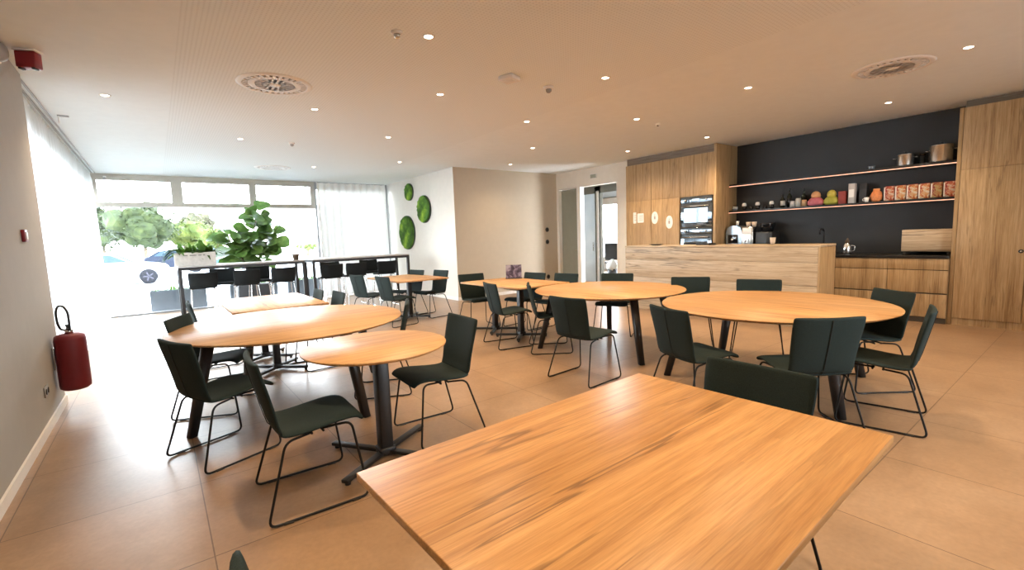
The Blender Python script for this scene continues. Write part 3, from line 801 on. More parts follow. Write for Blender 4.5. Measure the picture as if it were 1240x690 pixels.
# ------------------------------------------------------------------ left wall items
t = thing('fire_extinguisher', 'red fire extinguisher with black hose on the end of the left wall', 'fire extinguisher', (-.695, 5.78, .19))
MB().lathe([(0, 0), (.085, 0), (.108, .018), (.112, .05), (.112, .46), (.104, .50), (.07, .515), (0, .52)], seg=32).build('cylinder', M['redp'], t)
MB().lathe([(0, .515), (.03, .515), (.03, .55), (.018, .555), (.018, .58), (0, .58)], seg=16).build('valve', M['steel'], t)
MB().box((0, -.03, .59), (.022, .13, .016), .004, Matrix.Rotation(R(-12), 3, 'X')).box((0, -.035, .565), (.02, .11, .012), .003).build('handle', M['black_plastic'], t)
hp = [(-.02, .02, .545), (-.06, .06, .55), (-.075, .04, .62), (-.072, .02, .72), (-.05, -.01, .775), (-.01, -.05, .775), (.02, -.085, .72), (.022, -.10, .62), (.02, -.10, .55)]
MB().tube(fillet(hp, .05, 4), .010, 8).build('hose', M['black_plastic'], t)
MB().box((-.119, 0, .30), (.012, .06, .20), .002).build('wall_bracket', M['steel'], t)
t = thing('fire_call_point', 'small red fire alarm call point on the left wall', 'call point', (-.82, 5.25, 1.585))
MB().box((.012, 0, 0), (.024, .095, .095), .006).build('housing', M['red'], t)
MB().box((.026, 0, .0), (.006, .055, .055), .002).build('press_plate', M['white_plastic'], t)
t = thing('wall_socket', 'double power socket low on the left wall above the skirting', 'socket', (-.82, 5.27, .32))
MB().box((.006, 0, 0), (.012, .155, .085), .004).build('face_plate', M['grey_plastic'], t)
for y in (-.036, .036): MB().lathe([(0, 0), (.024, 0), (.024, .004), (0, .004)], (.012, y, 0), 18, 'X').build('socket_well', M['black_plastic'], t)
for z, lab in ((1.585, 'upper black round switch on the beige wall by the door frame'), (1.262, 'lower black round switch on the beige wall by the door frame'), (.33, 'black socket low on the beige wall, just above the far chair backs')):
    t = thing('wall_switch', lab, 'switch', (8.29, 9.2145, z), 0, 'black switches on the beige wall')
    MB().lathe([(0, -.012), (.055, -.012), (.060, -.008), (.060, 0), (0, 0)], seg=28, axis='Y').build('face_plate', M['black_plastic'], t)
    MB().box((0, -.014, 0), (.035, .008, .05), .003).build('rocker', M['black_gloss'], t)

# ------------------------------------------------------------------ door wall, corridor and room beyond
d1 = struct('door_1', MB().span((8.76, 8.46, 0), (8.80, 9.125, 2.60)), M['doorgrey'])
MB().lathe([(0, 0), (.022, 0), (.022, .008), (0, .008)], (8.752, 8.54, 1.03), 16, 'X').box((8.735, 8.585, 1.03), (.018, .12, .02), .004).box((8.744, 8.54, 1.03), (.03, .018, .018), .003).build('door_handle', M['steel'], d1)
struct('trim_2', MB().span((8.65, 8.44, 0), (8.66, 8.46, 2.64)).span((8.65, 8.44, 2.62), (8.66, 9.14, 2.64)).span((8.65, 8.335, 0), (8.66, 8.35, 2.64)).span((8.65, 7.15, 2.62), (8.66, 8.35, 2.64)).span((8.65, 7.15, 0), (8.66, 7.165, 2.64)), M['base'])
struct('floor_corridor', MB().span((9.4, 6.6, -.12), (14.5, 13.0, 0)), M['floor'])
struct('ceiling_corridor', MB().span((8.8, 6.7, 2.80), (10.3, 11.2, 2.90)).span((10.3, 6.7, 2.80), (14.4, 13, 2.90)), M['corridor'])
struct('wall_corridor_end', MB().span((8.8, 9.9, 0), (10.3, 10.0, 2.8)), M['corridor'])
# partition at X=10.3: pale door leaf, posts, glazed opening
mb = MB()
mb.span((10.3, 9.88, 0), (10.4, 10.0, 2.8)); mb.span((10.3, 9.12, 0), (10.4, 9.34, 2.8)); mb.span((10.3, 6.7, 0), (10.4, 7.6, 2.8)); mb.span((10.3, 7.6, 2.60), (10.4, 9.88, 2.8))
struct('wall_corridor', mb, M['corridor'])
struct('trim_3', MB().span((10.285, 9.19, 0), (10.30, 9.27, 2.66)), M['base'])
d2 = struct('door_2', MB().box((10.34, 9.61, 1.30), (.012, .54, 2.60)), M['frostlit'])
MB().box((10.30, 9.42, 1.05), (.02, .03, .26), .004).build('door_handle', M['steel'], d2)
# bright room beyond with its window
mb = MB(); mb.span((14.3, 6.7, 0), (14.42, 13, .5)); mb.span((14.3, 6.7, 2.55), (14.42, 13, 2.9))
for y in (6.75, 9.0, 11.0, 12.95): mb.span((14.3, y - .05, .5), (14.42, y + .05, 2.55))
struct('window_4', mb, M['base'])
MB().span((14.35, 6.75, .5), (14.36, 12.95, 2.55)).build('pane', M['glass'], bpy.data.objects['window_4'])
struct('wall_beyond', MB().span((10.4, 6.6, 0), (14.4, 6.7, 2.9)).span((10.4, 12.95, 0), (14.4, 13.05, 2.9)), M['wall'])
t = thing('office_chair', 'black office chair seen through the open doorway', 'chair', (11.9, 10.05, 0), R(140))
MB().box((0, 0, .46), (.46, .46, .07), .025).build('seat', M['black_plastic'], t)
MB().box((0, -.23, .82), (.44, .05, .56), .022, Matrix.Rotation(R(8), 3, 'X')).build('backrest', M['black_plastic'], t)
MB().lathe([(0, .06), (.03, .06), (.03, .43), (0, .43)], seg=12).build('gas_column', M['black_metal'], t)
mb = MB()
for k in range(5):
    a = 2 * PI * k / 5; mb.box((math.cos(a) * .15, math.sin(a) * .15, .075), (.30, .04, .03), .005, Matrix.Rotation(a, 3, 'Z')); mb.lathe([(0, 0), (.025, 0), (.025, .05), (0, .05)], (math.cos(a) * .28, math.sin(a) * .28, 0), 10)
mb.build('star_base', M['black_metal'], t)
t = thing('waste_bag_bin', 'white crumpled bag in a bin beyond the open doorway', 'bin', (11.0, 9.30, 0))
MB().lathe([(0, 0), (.13, 0), (.16, .36), (.15, .36), (.13, .02), (0, .02)], seg=20).build('bin', M['black_plastic'], t)
mb = MB(); rr = random.Random(4); rings = []
for k, (r_, z) in enumerate(((.14, .30), (.175, .36), (.18, .43), (.15, .52), (.09, .60), (.03, .64))):
    rings.append(mb.ring([(math.cos(2 * PI * j / 18) * r_ * rr.uniform(.85, 1.12), math.sin(2 * PI * j / 18) * r_ * rr.uniform(.85, 1.12), z + rr.uniform(-.015, .015)) for j in range(18)]))
mb.skin(rings); mb.build('bag', M['white_plastic'], t)
t = thing('exit_sign', 'small grey sign plate above the open doorway', 'sign', (8.66, 7.87, 2.835))
MB().box((-.012, 0, 0), (.024, .20, .11), .004).build('housing', M['white_plastic'], t)
MB().box((-.0255, 0, 0), (.004, .175, .085), .001).build('sign_face', M['exit'], t)

# ------------------------------------------------------------------ kitchen
# tall units left of the niche (front at X=8.47)
XF = 8.47
def tall_unit(name, label, y0, y1, xf, xb, z0, seam, ztop, group, oven=False, handle=None):
    t = thing(name, label, 'cupboard', (xf, (y0 + y1) / 2, 0), 0, group)
    w = y1 - y0; d = xb - xf; g = .0025
    zc = seam
    if oven:
        mb = MB(); mb.span((.022, -w / 2, .0), (d, w / 2, .87)); mb.span((.022, -w / 2, 2.10), (d, w / 2, ztop))
        mb.span((.022, -w / 2, .87), (d, -w / 2 + .018, 2.10)); mb.span((.022, w / 2 - .018, .87), (d, w / 2, 2.10)); mb.span((d - .02, -w / 2 + .018, .87), (d, w / 2 - .018, 2.10))
        mb.build('carcass', M['oakV'], t)
        MB().span((0, -w / 2 + g, z0), (.02, w / 2 - g, .86), .0015).build('door', M['oakV'], t)
    else:
        MB().span((.022, -w / 2, .0), (d, w / 2, ztop)).build('carcass', M['oakV'], t)
        dr = MB().span((0, -w / 2 + g, z0), (.02, w / 2 - g, zc - g), .0015).build('door', M['oakV'], t)
        if handle:
            MB().lathe([(0, -.022), (.022, -.022), (.024, -.018), (.024, 0), (0, 0)], (0, handle[0], handle[1]), 20, 'X').build('lock_knob', M['black_plastic'], dr)
            MB().lathe([(0, -.026), (.011, -.026), (.011, -.021), (0, -.021)], (0, handle[0], handle[1]), 16, 'X').build('keyhole', M['steel'], dr)
    MB().span((0, -w / 2 + g, (zc if not oven else 2.105) + g), (.02, w / 2 - g, ztop - g), .0015).build('door', M['oakV'], t)
    MB().span((.03, -w / 2, -.0), (.05, w / 2, .07)).build('plinth', M['dark_gap'], t)
    return t
tall_unit('tall_cupboard', 'tall oak cupboard left of the ovens, nearest the white door wall', 6.085, 6.745, XF, 9.25, .08, 2.11, 2.90, 'tall oak cupboards')
tall_unit('tall_cupboard', 'tall oak cupboard directly left of the ovens', 5.405, 6.083, XF, 9.25, .08, 2.11, 2.90, 'tall oak cupboards')
tall_unit('oven_cupboard', 'tall oak cupboard that houses the two black ovens', 4.685, 5.403, XF, 9.25, .08, 2.10, 2.90, 'tall oak cupboards', True)
tag(MB().span((8.47, 4.635, 0), (9.25, 4.683, CEIL - .008), .001).build('side_panel', M['oakV']), 'full height oak end panel between the ovens and the black niche', 'panel')
struct('trim_4', MB().span((8.52, 4.685, 2.905), (9.25, 6.745, CEIL - .001)), M['filler'])
struct('trim_5', MB().span((8.86, -.70, 2.955), (9.3, 1.33, CEIL - .001)), M['filler'])
def oven(name, label, z0, z1, kind):
    y = 5.044; w = .672; h = z1 - z0
    t = thing(name, label, 'oven', (8.468, y, z0), 0)
    MB().span((.012, -w / 2, .0), (.55, w / 2, h), .003).build('body', M['black_plastic'], t)
    ph = .13
    MB().span((-.006, -w / 2, h - ph), (.012, w / 2, h), .002).build('control_panel', M['oven_glass'], t)
    dr = MB().span((-.010, -w / 2, .006), (.012, w / 2, h - ph - .006), .003).build('oven_door', M['oven_glass'], t)
    MB().tube([(-.045, -w / 2 + .05, h - ph - .055), (-.045, w / 2 - .05, h - ph - .055)], .010, 10).box((-.028, -w / 2 + .07, h - ph - .055), (.04, .014, .014), .002).box((-.028, w / 2 - .07, h - ph - .055), (.04, .014, .014), .002).build('handle', M['steel'], dr)
    for yy in (-.22, .22): MB().lathe([(0, -.024), (.019, -.024), (.021, -.004), (.021, 0), (0, 0)], (-.006, yy, h - ph / 2), 18, 'X').build('knob', M['steel'], t)
    MB().box((-.0075, 0, h - ph / 2), (.003, .16, .05)).build('display', M['blueglass'], t)
    MB().box((-.0105, 0, (h - ph) / 2), (.002, .50, h - ph - .19)).build('door_window', M['oven_glass'], dr)
oven('built_in_oven', 'upper built-in black glass oven in the oak cupboard wall', 1.495, 2.095, 0)
oven('built_in_oven', 'lower built-in black glass oven, half hidden by the counter', .885, 1.488, 1)
# notices on the doors
def notice(label, y0, y1, z0, z1, rounded):
    t = thing('paper_sign', label, 'notice', (XF - .0012, (y0 + y1) / 2, (z0 + z1) / 2), 0, 'paper notices on the oak doors')
    w, h = (y1 - y0) / 2, (z1 - z0) / 2; pts = []
    for k in range(32):
        a = 2 * PI * k / 32; e = .9 if rounded else .18
        pts.append((math.copysign(abs(math.cos(a)) ** e, math.cos(a)) * w, math.copysign(abs(math.sin(a)) ** e, math.sin(a)) * h))
    MB().prism(pts, 'X', -.001, .001).build('sheet', M['paper'], t)
    mb = MB()
    if rounded: mb.box((-.0015, 0, 0), (.001, w * .5, h * .5)).box((-.0015, 0, h * .45), (.001, w * .25, h * .16))
    else:
        for k in range(3): mb.box((-.0015, -.02, h * (.4 - .4 * k)), (.001, w * 1.2, .010))
    mb.build('printed_mark', M['ink'], t)
notice('square white paper notice, leftmost on the tall oak doors', 6.27, 6.44, 1.64, 1.845, False)
notice('narrow white paper strip beside the square notice on the tall oak doors', 6.47, 6.55, 1.63, 1.875, False)
notice('oval white notice in the middle of the tall oak doors', 5.91, 6.07, 1.60, 1.86, True)
notice('oval white notice nearest the ovens, hung slightly lower', 5.56, 5.72, 1.49, 1.755, True)
# black niche wall, shelves, LED strips
struct('wall_niche', MB().span((9.25, 1.375, .0), (9.30, 4.635, CEIL - .001)), M['blackwall'])
for z, lab in ((2.27, 'upper long black wall shelf with a glowing strip, carrying the steel pots'), (1.765, 'lower long black wall shelf with a glowing strip, carrying bottles and snacks')):
    t = thing('wall_shelf', lab, 'shelf', (8.95, 1.38, z), 0, 'lit shelves in the black niche')
    MB().span((.0, 0, -.012), (.298, 3.252, .022), .001).build('shelf_board', M['black_metal'], t)
    MB().span((-.008, 0, -.022), (.014, 3.252, -.0125)).build('led_strip', M['led'], t)
# worktop, base units
tag(MB().span((8.69, 1.38, .925), (9.249, 4.633, .965), .002).build('worktop', M['black_stone']), 'long black kitchen worktop at the back of the niche', 'worktop')
for i in range(5):
    y1 = 2.735 - .0 + (i - 0) * 0; w = .677 if i < 2 else .632
    ya = 1.38 + .677 * i if i < 2 else 2.736 + .632 * (i - 2)
    lab = ('oak drawer unit at the right end of the worktop, beside the tall cupboard', 'oak drawer unit next to the right end unit, left of it', 'oak drawer unit behind the counter, nearest its end panel', 'oak drawer unit behind the counter, middle of the hidden ones', 'oak drawer unit behind the counter, under the coffee machine')[i]
    t = thing('drawer_unit', lab, 'drawers', (8.70, ya + w / 2, 0), 0, 'oak drawer units')
    MB().span((.022, -w / 2, 0.0), (.54, w / 2, .922)).build('carcass', M['oakV'], t)
    for a, b in ((.765, .92), (.435, .755), (.085, .415)): MB().span((0, -w / 2 + .0025, a), (.02, w / 2 - .0025, b), .0015).build('drawer', M['oakV'], t)
    MB().span((.012, -w / 2, .416), (.0215, w / 2, .434)).span((.012, -w / 2, .756), (.0215, w / 2, .764)).build('grip_rail', M['dark_gap'], t)
    MB().span((.015, -w / 2, 0), (.0215, w / 2, .075)).build('plinth', M['dark_gap'], t)
# tall units right of the niche
tag(MB().span((8.76, 1.332, 0), (9.3, 1.374, 2.95), .001).build('side_panel', M['oakV']), 'oak end panel at the right end of the black niche', 'panel')
tall_unit('tall_cupboard', 'tallest oak cupboard at the right edge of the picture', .67, 1.330, 8.76, 9.29, .10, 2.13, 2.95, 'tall oak cupboards', handle=(-.285, 1.03))
tall_unit('tall_cupboard', 'tall oak cupboard outside the picture, right of the niche cupboards', -.01, .668, 8.76, 9.29, .10, 2.13, 2.95, 'tall oak cupboards')
# counter
t = thing('kitchen_counter', 'high oak counter in front of the ovens with pale horizontal boards', 'counter', (7.2, 2.44, 0))
MB().span((0, .03, .0), (.02, 3.32, .60), .001).build('front_panel', M['oakI'], t)
MB().span((0, .03, .604), (.02, 3.32, .93), .001).build('front_panel', M['oakI'], t)
MB().span((0, .03, .934), (.02, 3.32, 1.15), .001).build('front_panel', M['oakI'], t)
MB().span((.022, .04, 0), (.52, 3.31, 1.148)).build('carcass', M['dark_gap'], t)
MB().span((-.002, 0, 0), (.56, .028, 1.152), .002).build('end_panel', M['oakV'], t)
MB().span((-.004, -.004, 1.154), (.565, 3.325, 1.182), .002).build('counter_top', M['oakI'], t)

# ------------------------------------------------------------------ kitchen objects
SH2, SH1, WT, CT = 1.788, 2.293, .966, 1.183
# coffee machine: rounded grey hopper side, steel front, black bean grinder
t = thing('coffee_machine', 'grey and black espresso machine on the worktop at the left of the niche', 'coffee machine', (8.98, 4.25, WT))
pr = [(-.17, 0), (-.17, .40), (-.14, .49), (-.06, .53), (.06, .53), (.14, .50), (.17, .42), (.17, 0)]
MB().prism([(y * .9 + .20, z) for y, z in pr], 'X', -.19, .17, False).build('dome_housing', M['blueglass'], t)
MB().span((-.20, -.16, .0), (.16, .05, .50), .015).build('steel_body', M['steel'], t)
MB().span((-.205, -.14, .36), (-.198, .03, .48), .002).build('front_plate', M['porcelain'], t)
MB().span((-.21, .12, .20), (-.188, .30, .36), .004).build('control_panel', M['black_gloss'], t)
MB().lathe([(0, -.012), (.02, -.012), (.02, 0), (0, 0)], (-.205, .22, .27), 16, 'X').build('button', M['porcelain'], t)
MB().tube([(-.20, -.06, .30), (-.26, -.06, .29), (-.27, -.06, .22)], .012, 8).build('spout', M['chrome'], t)
MB().span((-.30, -.15, 0), (-.20, .28, .05), .006).build('drip_tray', M['black_plastic'], t)
t = thing('coffee_grinder', 'black bean grinder standing right of the espresso machine', 'coffee grinder', (8.99, 3.92, WT))
MB().span((-.16, -.15, 0), (.16, .15, .40), .02).build('body', M['black_plastic'], t)
MB().lathe([(0, .40), (.09, .40), (.13, .54), (.13, .56), (0, .56)], seg=24).build('bean_hopper', M['black_gloss'], t)
def cup(name, label, loc, r, h, mat, group=None, handle=True, rz=0, cat='cup'):
    t = thing(name, label, cat, loc, rz, group)
    MB().lathe([(0, 0), (r * .62, 0), (r * .8, h * .3), (r, h), (r * .92, h), (r * .7, h * .3), (r * .5, .006), (0, .006)], seg=20).build('cup_body', mat, t)
    if handle: MB().tube(fillet([(r * .85, 0, h * .75), (r * 1.5, 0, h * .75), (r * 1.45, 0, h * .35), (r * .75, 0, h * .3)], r * .3, 3), r * .11, 6).build('cup_handle', mat, t)
    return t
for k, (y, lab) in enumerate(((4.215, 'cream cup on the espresso machine, left of two'), (4.11, 'cream cup on the espresso machine, right of two'))): cup('coffee_cup', lab, (8.88, y, WT + .501), .045, .09, M['kraft'], 'cups on the espresso machine', True, R(200))
cup('coffee_cup', 'white cup on top of the dome of the espresso machine', (8.95, 4.46, WT + .531), .032, .09, M['porcelain'], None, False)
cup('paper_cup', 'pale cardboard cup standing on the oak counter', (7.5, 3.19, CT), .042, .105, M['kraft'], None, False)
t = thing('serving_tray', 'flat black tray on the counter in front of the lower oven', 'tray', (7.48, 4.27, CT))
MB().span((-.11, -.12, 0), (.11, .12, .012), .004).build('tray_base', M['black_plastic'], t)
MB().span((-.11, -.12, .012), (-.10, .12, .03), .002).span((.10, -.12, .012), (.11, .12, .03), .002).span((-.10, -.12, .012), (.10, -.11, .03), .002).span((-.10, .11, .012), (.10, .12, .03), .002).build('tray_rim', M['black_plastic'], t)
t = thing('shallow_dish', 'low dark dish on the left part of the counter', 'dish', (7.46, 5.25, CT))
MB().lathe([(0, 0), (.06, 0), (.13, .018), (.135, .022), (.125, .022), (.06, .006), (0, .006)], seg=28).build('dish', M['dark_gap'], t)
# tap and jug
t = thing('kitchen_tap', 'black tap rising behind the end of the counter', 'tap', (9.12, 3.05, WT))
MB().tube(fillet([(0, 0, 0), (0, 0, .40), (-.10, 0, .43), (-.18, 0, .40), (-.18, 0, .33)], .07, 5), .013, 10).build('spout', M['black_metal'], t)
MB().lathe([(0, 0), (.028, 0), (.028, .012), (.018, .02), (.018, .06), (0, .06)], seg=18).build('base', M['black_metal'], t)
MB().tube([(0, .015, .05), (0, .075, .075)], .006, 8).build('lever', M['black_metal'], t)
t = thing('soap_dispenser', 'shiny silver jug with brown top on the black worktop', 'jug', (9.04, 2.68, WT))
MB().lathe([(0, 0), (.06, 0), (.068, .02), (.062, .12), (.045, .17), (.04, .175), (0, .175)], seg=24).build('body', M['chrome'], t)
MB().lathe([(0, .175), (.036, .175), (.030, .22), (.012, .235), (.012, .26), (0, .26)], seg=18).build('lid', M['bark'], t)
MB().tube(fillet([(0, -.055, .14), (0, -.11, .13), (0, -.10, .05), (0, -.06, .04)], .03, 4), .008, 8).build('handle', M['chrome'], t)
# wooden bread bin
t = thing('bread_bin', 'long oak box at the right end of the black worktop', 'box', (9.03, 1.672, WT))
MB().prism([(-.285, .045), (-.262, .375), (.262, .375), (.262, .045)][::1], 'X', -.15, .17).build('box_body', M['oakE'], t) if False else MB().span((-.15, -.285, .05), (.17, .275, .37), .006).build('box_body', M['oakI'], t)
MB().span((-.156, -.28, .06), (-.149, .27, .36), .003).build('front_flap', M['oakI'], t)
for y in (-.25, .24): MB().span((-.13, y - .015, 0), (.15, y + .015, .051), .002).build('foot', M['dark_gap'], t)
# steel pots
def pot(label, y, r, h, extra):
    t = thing('cooking_pot', label, 'pot', (9.10, y, SH1), 0, 'steel pots on the upper shelf')
    MB().lathe([(0, 0), (r * .96, 0), (r, .012), (r, h), (r * 1.03, h + .004), (r * .97, h + .004), (r * .95, .02), (0, .015)], seg=40).build('pot_body', M['steel'], t)
    MB().lathe([(0, h + .03), (r * .5, h + .022), (r * .98, h + .006), (r * .98, h + .001), (0, h + .001)], seg=40).build('lid', M['steel'], t)
    MB().lathe([(0, h + .028), (.012, h + .028), (.022, h + .05), (.016, h + .058), (0, h + .058)], seg=16).build('lid_knob', M['black_plastic'], t)
    for s in (-1, 1): MB().tube(fillet([(-.03, s * r, h * .72), (-.03, s * (r + .035), h * .74), (.03, s * (r + .035), h * .74), (.03, s * r, h * .72)], .015, 3), .006, 8).build('pot_handle', M['steel'], t)
pot('smaller steel cooking pot on the upper shelf', 2.00, .112, .165, 0)
pot('larger steel cooking pot at the right end of the upper shelf', 1.60, .135, .235, 0)
t = thing('kitchen_canister', 'black canister between the two steel pots on the upper shelf', 'canister', (9.15, 1.81, SH1))
MB().lathe([(0, 0), (.032, 0), (.033, .01), (.033, .13), (0, .132)], seg=20).build('can_body', M['black_plastic'], t)
MB().lathe([(0, .132), (.034, .132), (.034, .155), (0, .158)], seg=20).build('can_lid', M['black_gloss'], t)
cup('drinking_glass', 'small glass dish alone on the upper shelf, left of the pots', (9.08, 2.41, SH1), .05, .055, M['blueglass'], None, False, cat='glass')
# lower shelf, left to right
t = thing('serving_plate', 'small dark dish at the left end of the lower shelf', 'dish', (9.08, 4.58, SH2))
MB().lathe([(0, 0), (.035, 0), (.05, .03), (.052, .08), (.046, .08), (.04, .01), (0, .01)], seg=24).build('dish', M['grey_plastic'], t)
for k, (y, lab) in enumerate(((4.40, 'black tumbler with a white lid on the lower shelf, leftmost of three'), (4.15, 'black tumbler with a white lid on the lower shelf, middle of three'), (3.90, 'black tumbler with a white lid on the lower shelf, rightmost of three'))):
    t = thing('lidded_tumbler', lab, 'tumbler', (9.08, y, SH2), 0, 'tumblers on the lower shelf')
    MB().lathe([(0, 0), (.038, 0), (.046, .075), (0, .075)], seg=20).build('tumbler', M['black_gloss'], t)
    MB().lathe([(.0, .075), (.036, .075), (.040, .10), (.03, .135), (0, .14)], seg=20).build('lid', M['porcelain'], t)
for k in range(2):
    cup('espresso_cup', ('small dark espresso cup between the left and middle tumblers', 'small dark espresso cup between the middle and right tumblers')[k], (9.12, 4.28 - .25 * k, SH2), .036, .06, M['black_gloss'], 'espresso cups', True)
def bottle(label, y, r, h, neck, mat, lab_mat, x=9.1):
    t = thing('bottle', label, 'bottle', (x, y, SH2), 0, 'bottles on the lower shelf')
    s = h - neck
    MB().lathe([(0, 0), (r, 0), (r, s * .92), (r * .6, s * 1.02), (r * .38, s * 1.1), (r * .36, h - .01), (r * .42, h - .01), (r * .42, h), (0, h)], seg=22).build('bottle_body', mat, t)
    MB().lathe([(r + .001, s * .25), (r + .0015, s * .25), (r + .0015, s * .75), (r + .001, s * .75)], seg=22).build('bottle_label', lab_mat, t)
    MB().lathe([(0, h), (r * .46, h - .04), (r * .46, h + .006), (0, h + .008)], seg=16).build('bottle_cap', M['black_plastic'], t)
bottle('short bottle with a pale label on the lower shelf', 3.70, .036, .235, .07, M['bottle'], M['label'], 9.06)
bottle('tall dark wine bottle on the lower shelf', 3.62, .040, .335, .11, M['bottle'], M['black_plastic'], 9.14)
bottle('dark bottle behind the labelled jars on the lower shelf', 3.40, .040, .31, .10, M['bottle'], M['bottle'], 9.18)
def jar(label, y, r, h, mat, lid, x=9.05, name='jar'):
    t = thing(name, label, 'jar', (x, y, SH2), 0, 'jars on the lower shelf')
    MB().lathe([(0, 0), (r, 0), (r, h * .82), (r * .85, h * .88), (0, h * .88)], seg=22).build('jar_body', mat, t)
    MB().lathe([(0, h * .88), (r * .9, h * .88), (r * .9, h), (0, h)], seg=22).build('jar_lid', lid, t)
jar('squat grey jar right of the tall wine bottle', 3.53, .042, .12, M['cardgrey'], M['black_plastic'])
jar('cream jar with a black lid, third item right of the wine bottle', 3.44, .042, .165, M['label'], M['black_plastic'])
jar('little amber jar left of the pink snack bag', 3.345, .040, .11, M['amber'], M['peach'])
def snackbag(label, y, m1, m2, w):
    t = thing('snack_bag', label, 'bag', (9.06, y, SH2), 0, 'rounded snack bags')
    def blob(rows, n=22):
        mb = MB(); rings = []
        for a, b, z in rows:
            rings.append(mb.ring([(math.cos(2 * PI * k / n) * b, math.sin(2 * PI * k / n) * a, z) for k in range(n)]))
        mb.skin(rings); return mb
    blob([(w * .7, .05, 0), (w, .075, .03), (w * .95, .075, .08), (w * .7, .06, .12), (w * .55, .05, .135)]).build('bag_base', m1, t)
    blob([(w * .5, .045, .13), (w * .6, .055, .16), (w * .52, .05, .205), (w * .3, .03, .235), (w * .1, .01, .245)]).build('bag_top', m2, t)
snackbag('pink snack bag with a peach top on the lower shelf', 3.17, M['pink'], M['peach'], .125)
snackbag('yellow snack bag with a peach top on the lower shelf', 2.935, M['yelgreen'], M['yellow'], .115)
def carton(name, label, y, w, h, mat, d=.10, x=9.06, lid=None, cat='box', group=None):
    t = thing(name, label, cat, (x, y, SH2), 0, group)
    MB().span((-d / 2, -w / 2, 0), (d / 2, w / 2, h), .003).build('carton_body', mat, t)
    MB().span((-d / 2 - .0006, -w / 2 + .008, h * .3), (-d / 2, w / 2 - .008, h * .7)).build('front_label', lid or mat, t)
    return t
carton('food_carton', 'dull red box right of the yellow snack bag', 2.775, .10, .205, M['redbox'])
carton('food_carton', 'tall pale grey box standing between the red and black boxes', 2.645, .085, .315, M['cardgrey'], lid=M['paper'])
carton('food_carton', 'black box right of the tall pale box on the lower shelf', 2.515, .10, .30, M['black_plastic'], x=9.14)
cup('coffee_cup', 'small white cup in front of the black box on the lower shelf', (9.02, 2.44, SH2), .034, .075, M['porcelain'], None, True, R(90))
t = thing('snack_bag', 'crumpled orange bag left of the row of snack packets', 'bag', (9.06, 2.325, SH2))
mb = MB(); rr = random.Random(9); rings = []
for a, b, z in ((.05, .04, 0), (.075, .05, .03), (.08, .055, .09), (.065, .04, .14), (.045, .02, .17), (.05, .012, .19)):
    rings.append(mb.ring([(math.cos(2 * PI * k / 16) * b * rr.uniform(.85, 1.1), math.sin(2 * PI * k / 16) * a * rr.uniform(.85, 1.1), z) for k in range(16)]))
mb.skin(rings); mb.build('bag_body', M['orange'], t)
MB().box((0, 0, .195), (.008, .085, .02), .002).build('bag_seal', M['peach'], t)
ords = ('first', 'second', 'third', 'fourth', 'fifth', 'sixth')
for k in range(6):
    y = 2.16 - .137 * k
    t = thing('snack_packet', '%s red and orange snack packet from the left in the row on the lower shelf' % ords[k], 'snack packet', (9.07, y, SH2), 0, 'snack packets on the lower shelf')
    MB().span((-.055, -.064, 0), (.055, .064, .215), .012).build('packet_body', M['pkt'][(0, 1, 1, 1, 2, 0)[k]], t)
    MB().span((-.0575, .046, .01), (-.053, .060, .205), .001).build('packet_edge', M['pktwhite'], t)
    MB().box((0, 0, .218), (.012, .118, .014), .002).build('packet_seal', M['redbox'], t)

# brochure stand on the rectangular beige wall table
t = thing('brochure_stand', 'dark printed brochure stand on the rectangular table by the beige wall', 'brochure stand', (4.66, 6.03, .75), R(-40))
rot = Matrix.Rotation(R(-9), 3, 'X')
MB().box((0, 0, .115), (.26, .006, .225), .001, rot).build('printed_card', M['cover'], t)
MB().box((0, .015, .006), (.27, .085, .012), .002).build('stand_foot', M['black_plastic'], t)
MB().box((0, .035, .08), (.10, .004, .17), .001, Matrix.Rotation(R(20), 3, 'X')).build('easel_back', M['black_plastic'], t)

# ------------------------------------------------------------------ outside
struct('ground_outside', MB().span((-60, 13.12, -.32), (90, 130, -.10)).span((-1.3, -40, -.32), (14.5, -3.2, -.10)).span((-60, -4, -.32), (-1.3, 13.12, -.10)).span((14.5, -4, -.32), (90, 13.12, -.10)), M['pave'])
def out_planter(label, x, y, w, seed):
    t = thing('outdoor_planter', label, 'planter', (x, y, -.10), 0, 'grey planters outside the glass front')
    mb = MB(); h = .56
    mb.span((-w / 2, -.2, 0), (w / 2, -.175, h)); mb.span((-w / 2, .175, 0), (w / 2, .2, h)); mb.span((-w / 2, -.175, 0), (-w / 2 + .025, .175, h)); mb.span((w / 2 - .025, -.175, 0), (w / 2, .175, h)); mb.span((-w / 2 + .025, -.175, 0), (w / 2 - .025, .175, .03))
    mb.build('planter_box', M['planter'], t)
    MB().span((-w / 2 + .025, -.175, .46), (w / 2 - .025, .175, .50)).build('soil', M['soil'], t)
    rr = random.Random(seed); mb = MB()
    for i in range(60):
        a = rr.uniform(0, 2 * PI); el = rr.uniform(.4, 1.4)
        leaf(mb, (rr.uniform(-w / 2 + .1, w / 2 - .1), rr.uniform(-.12, .12), .5), (math.cos(a) * math.cos(el), math.sin(a) * math.cos(el), math.sin(el)), (0, 0, 1), rr.uniform(.12, .26), .05, .3, .1, 3)
    mb.build('foliage', M['leaf2'], t)
out_planter('grey outdoor planter with low greenery behind the left leg of the left bar table', .35, 13.75, 1.1, 1)
out_planter('grey outdoor planter behind the near bar stools at the left bar table', 1.95, 13.75, 1.1, 2)
out_planter('grey outdoor planter seen below the right end of the left bar table', 3.2, 13.75, .9, 3)
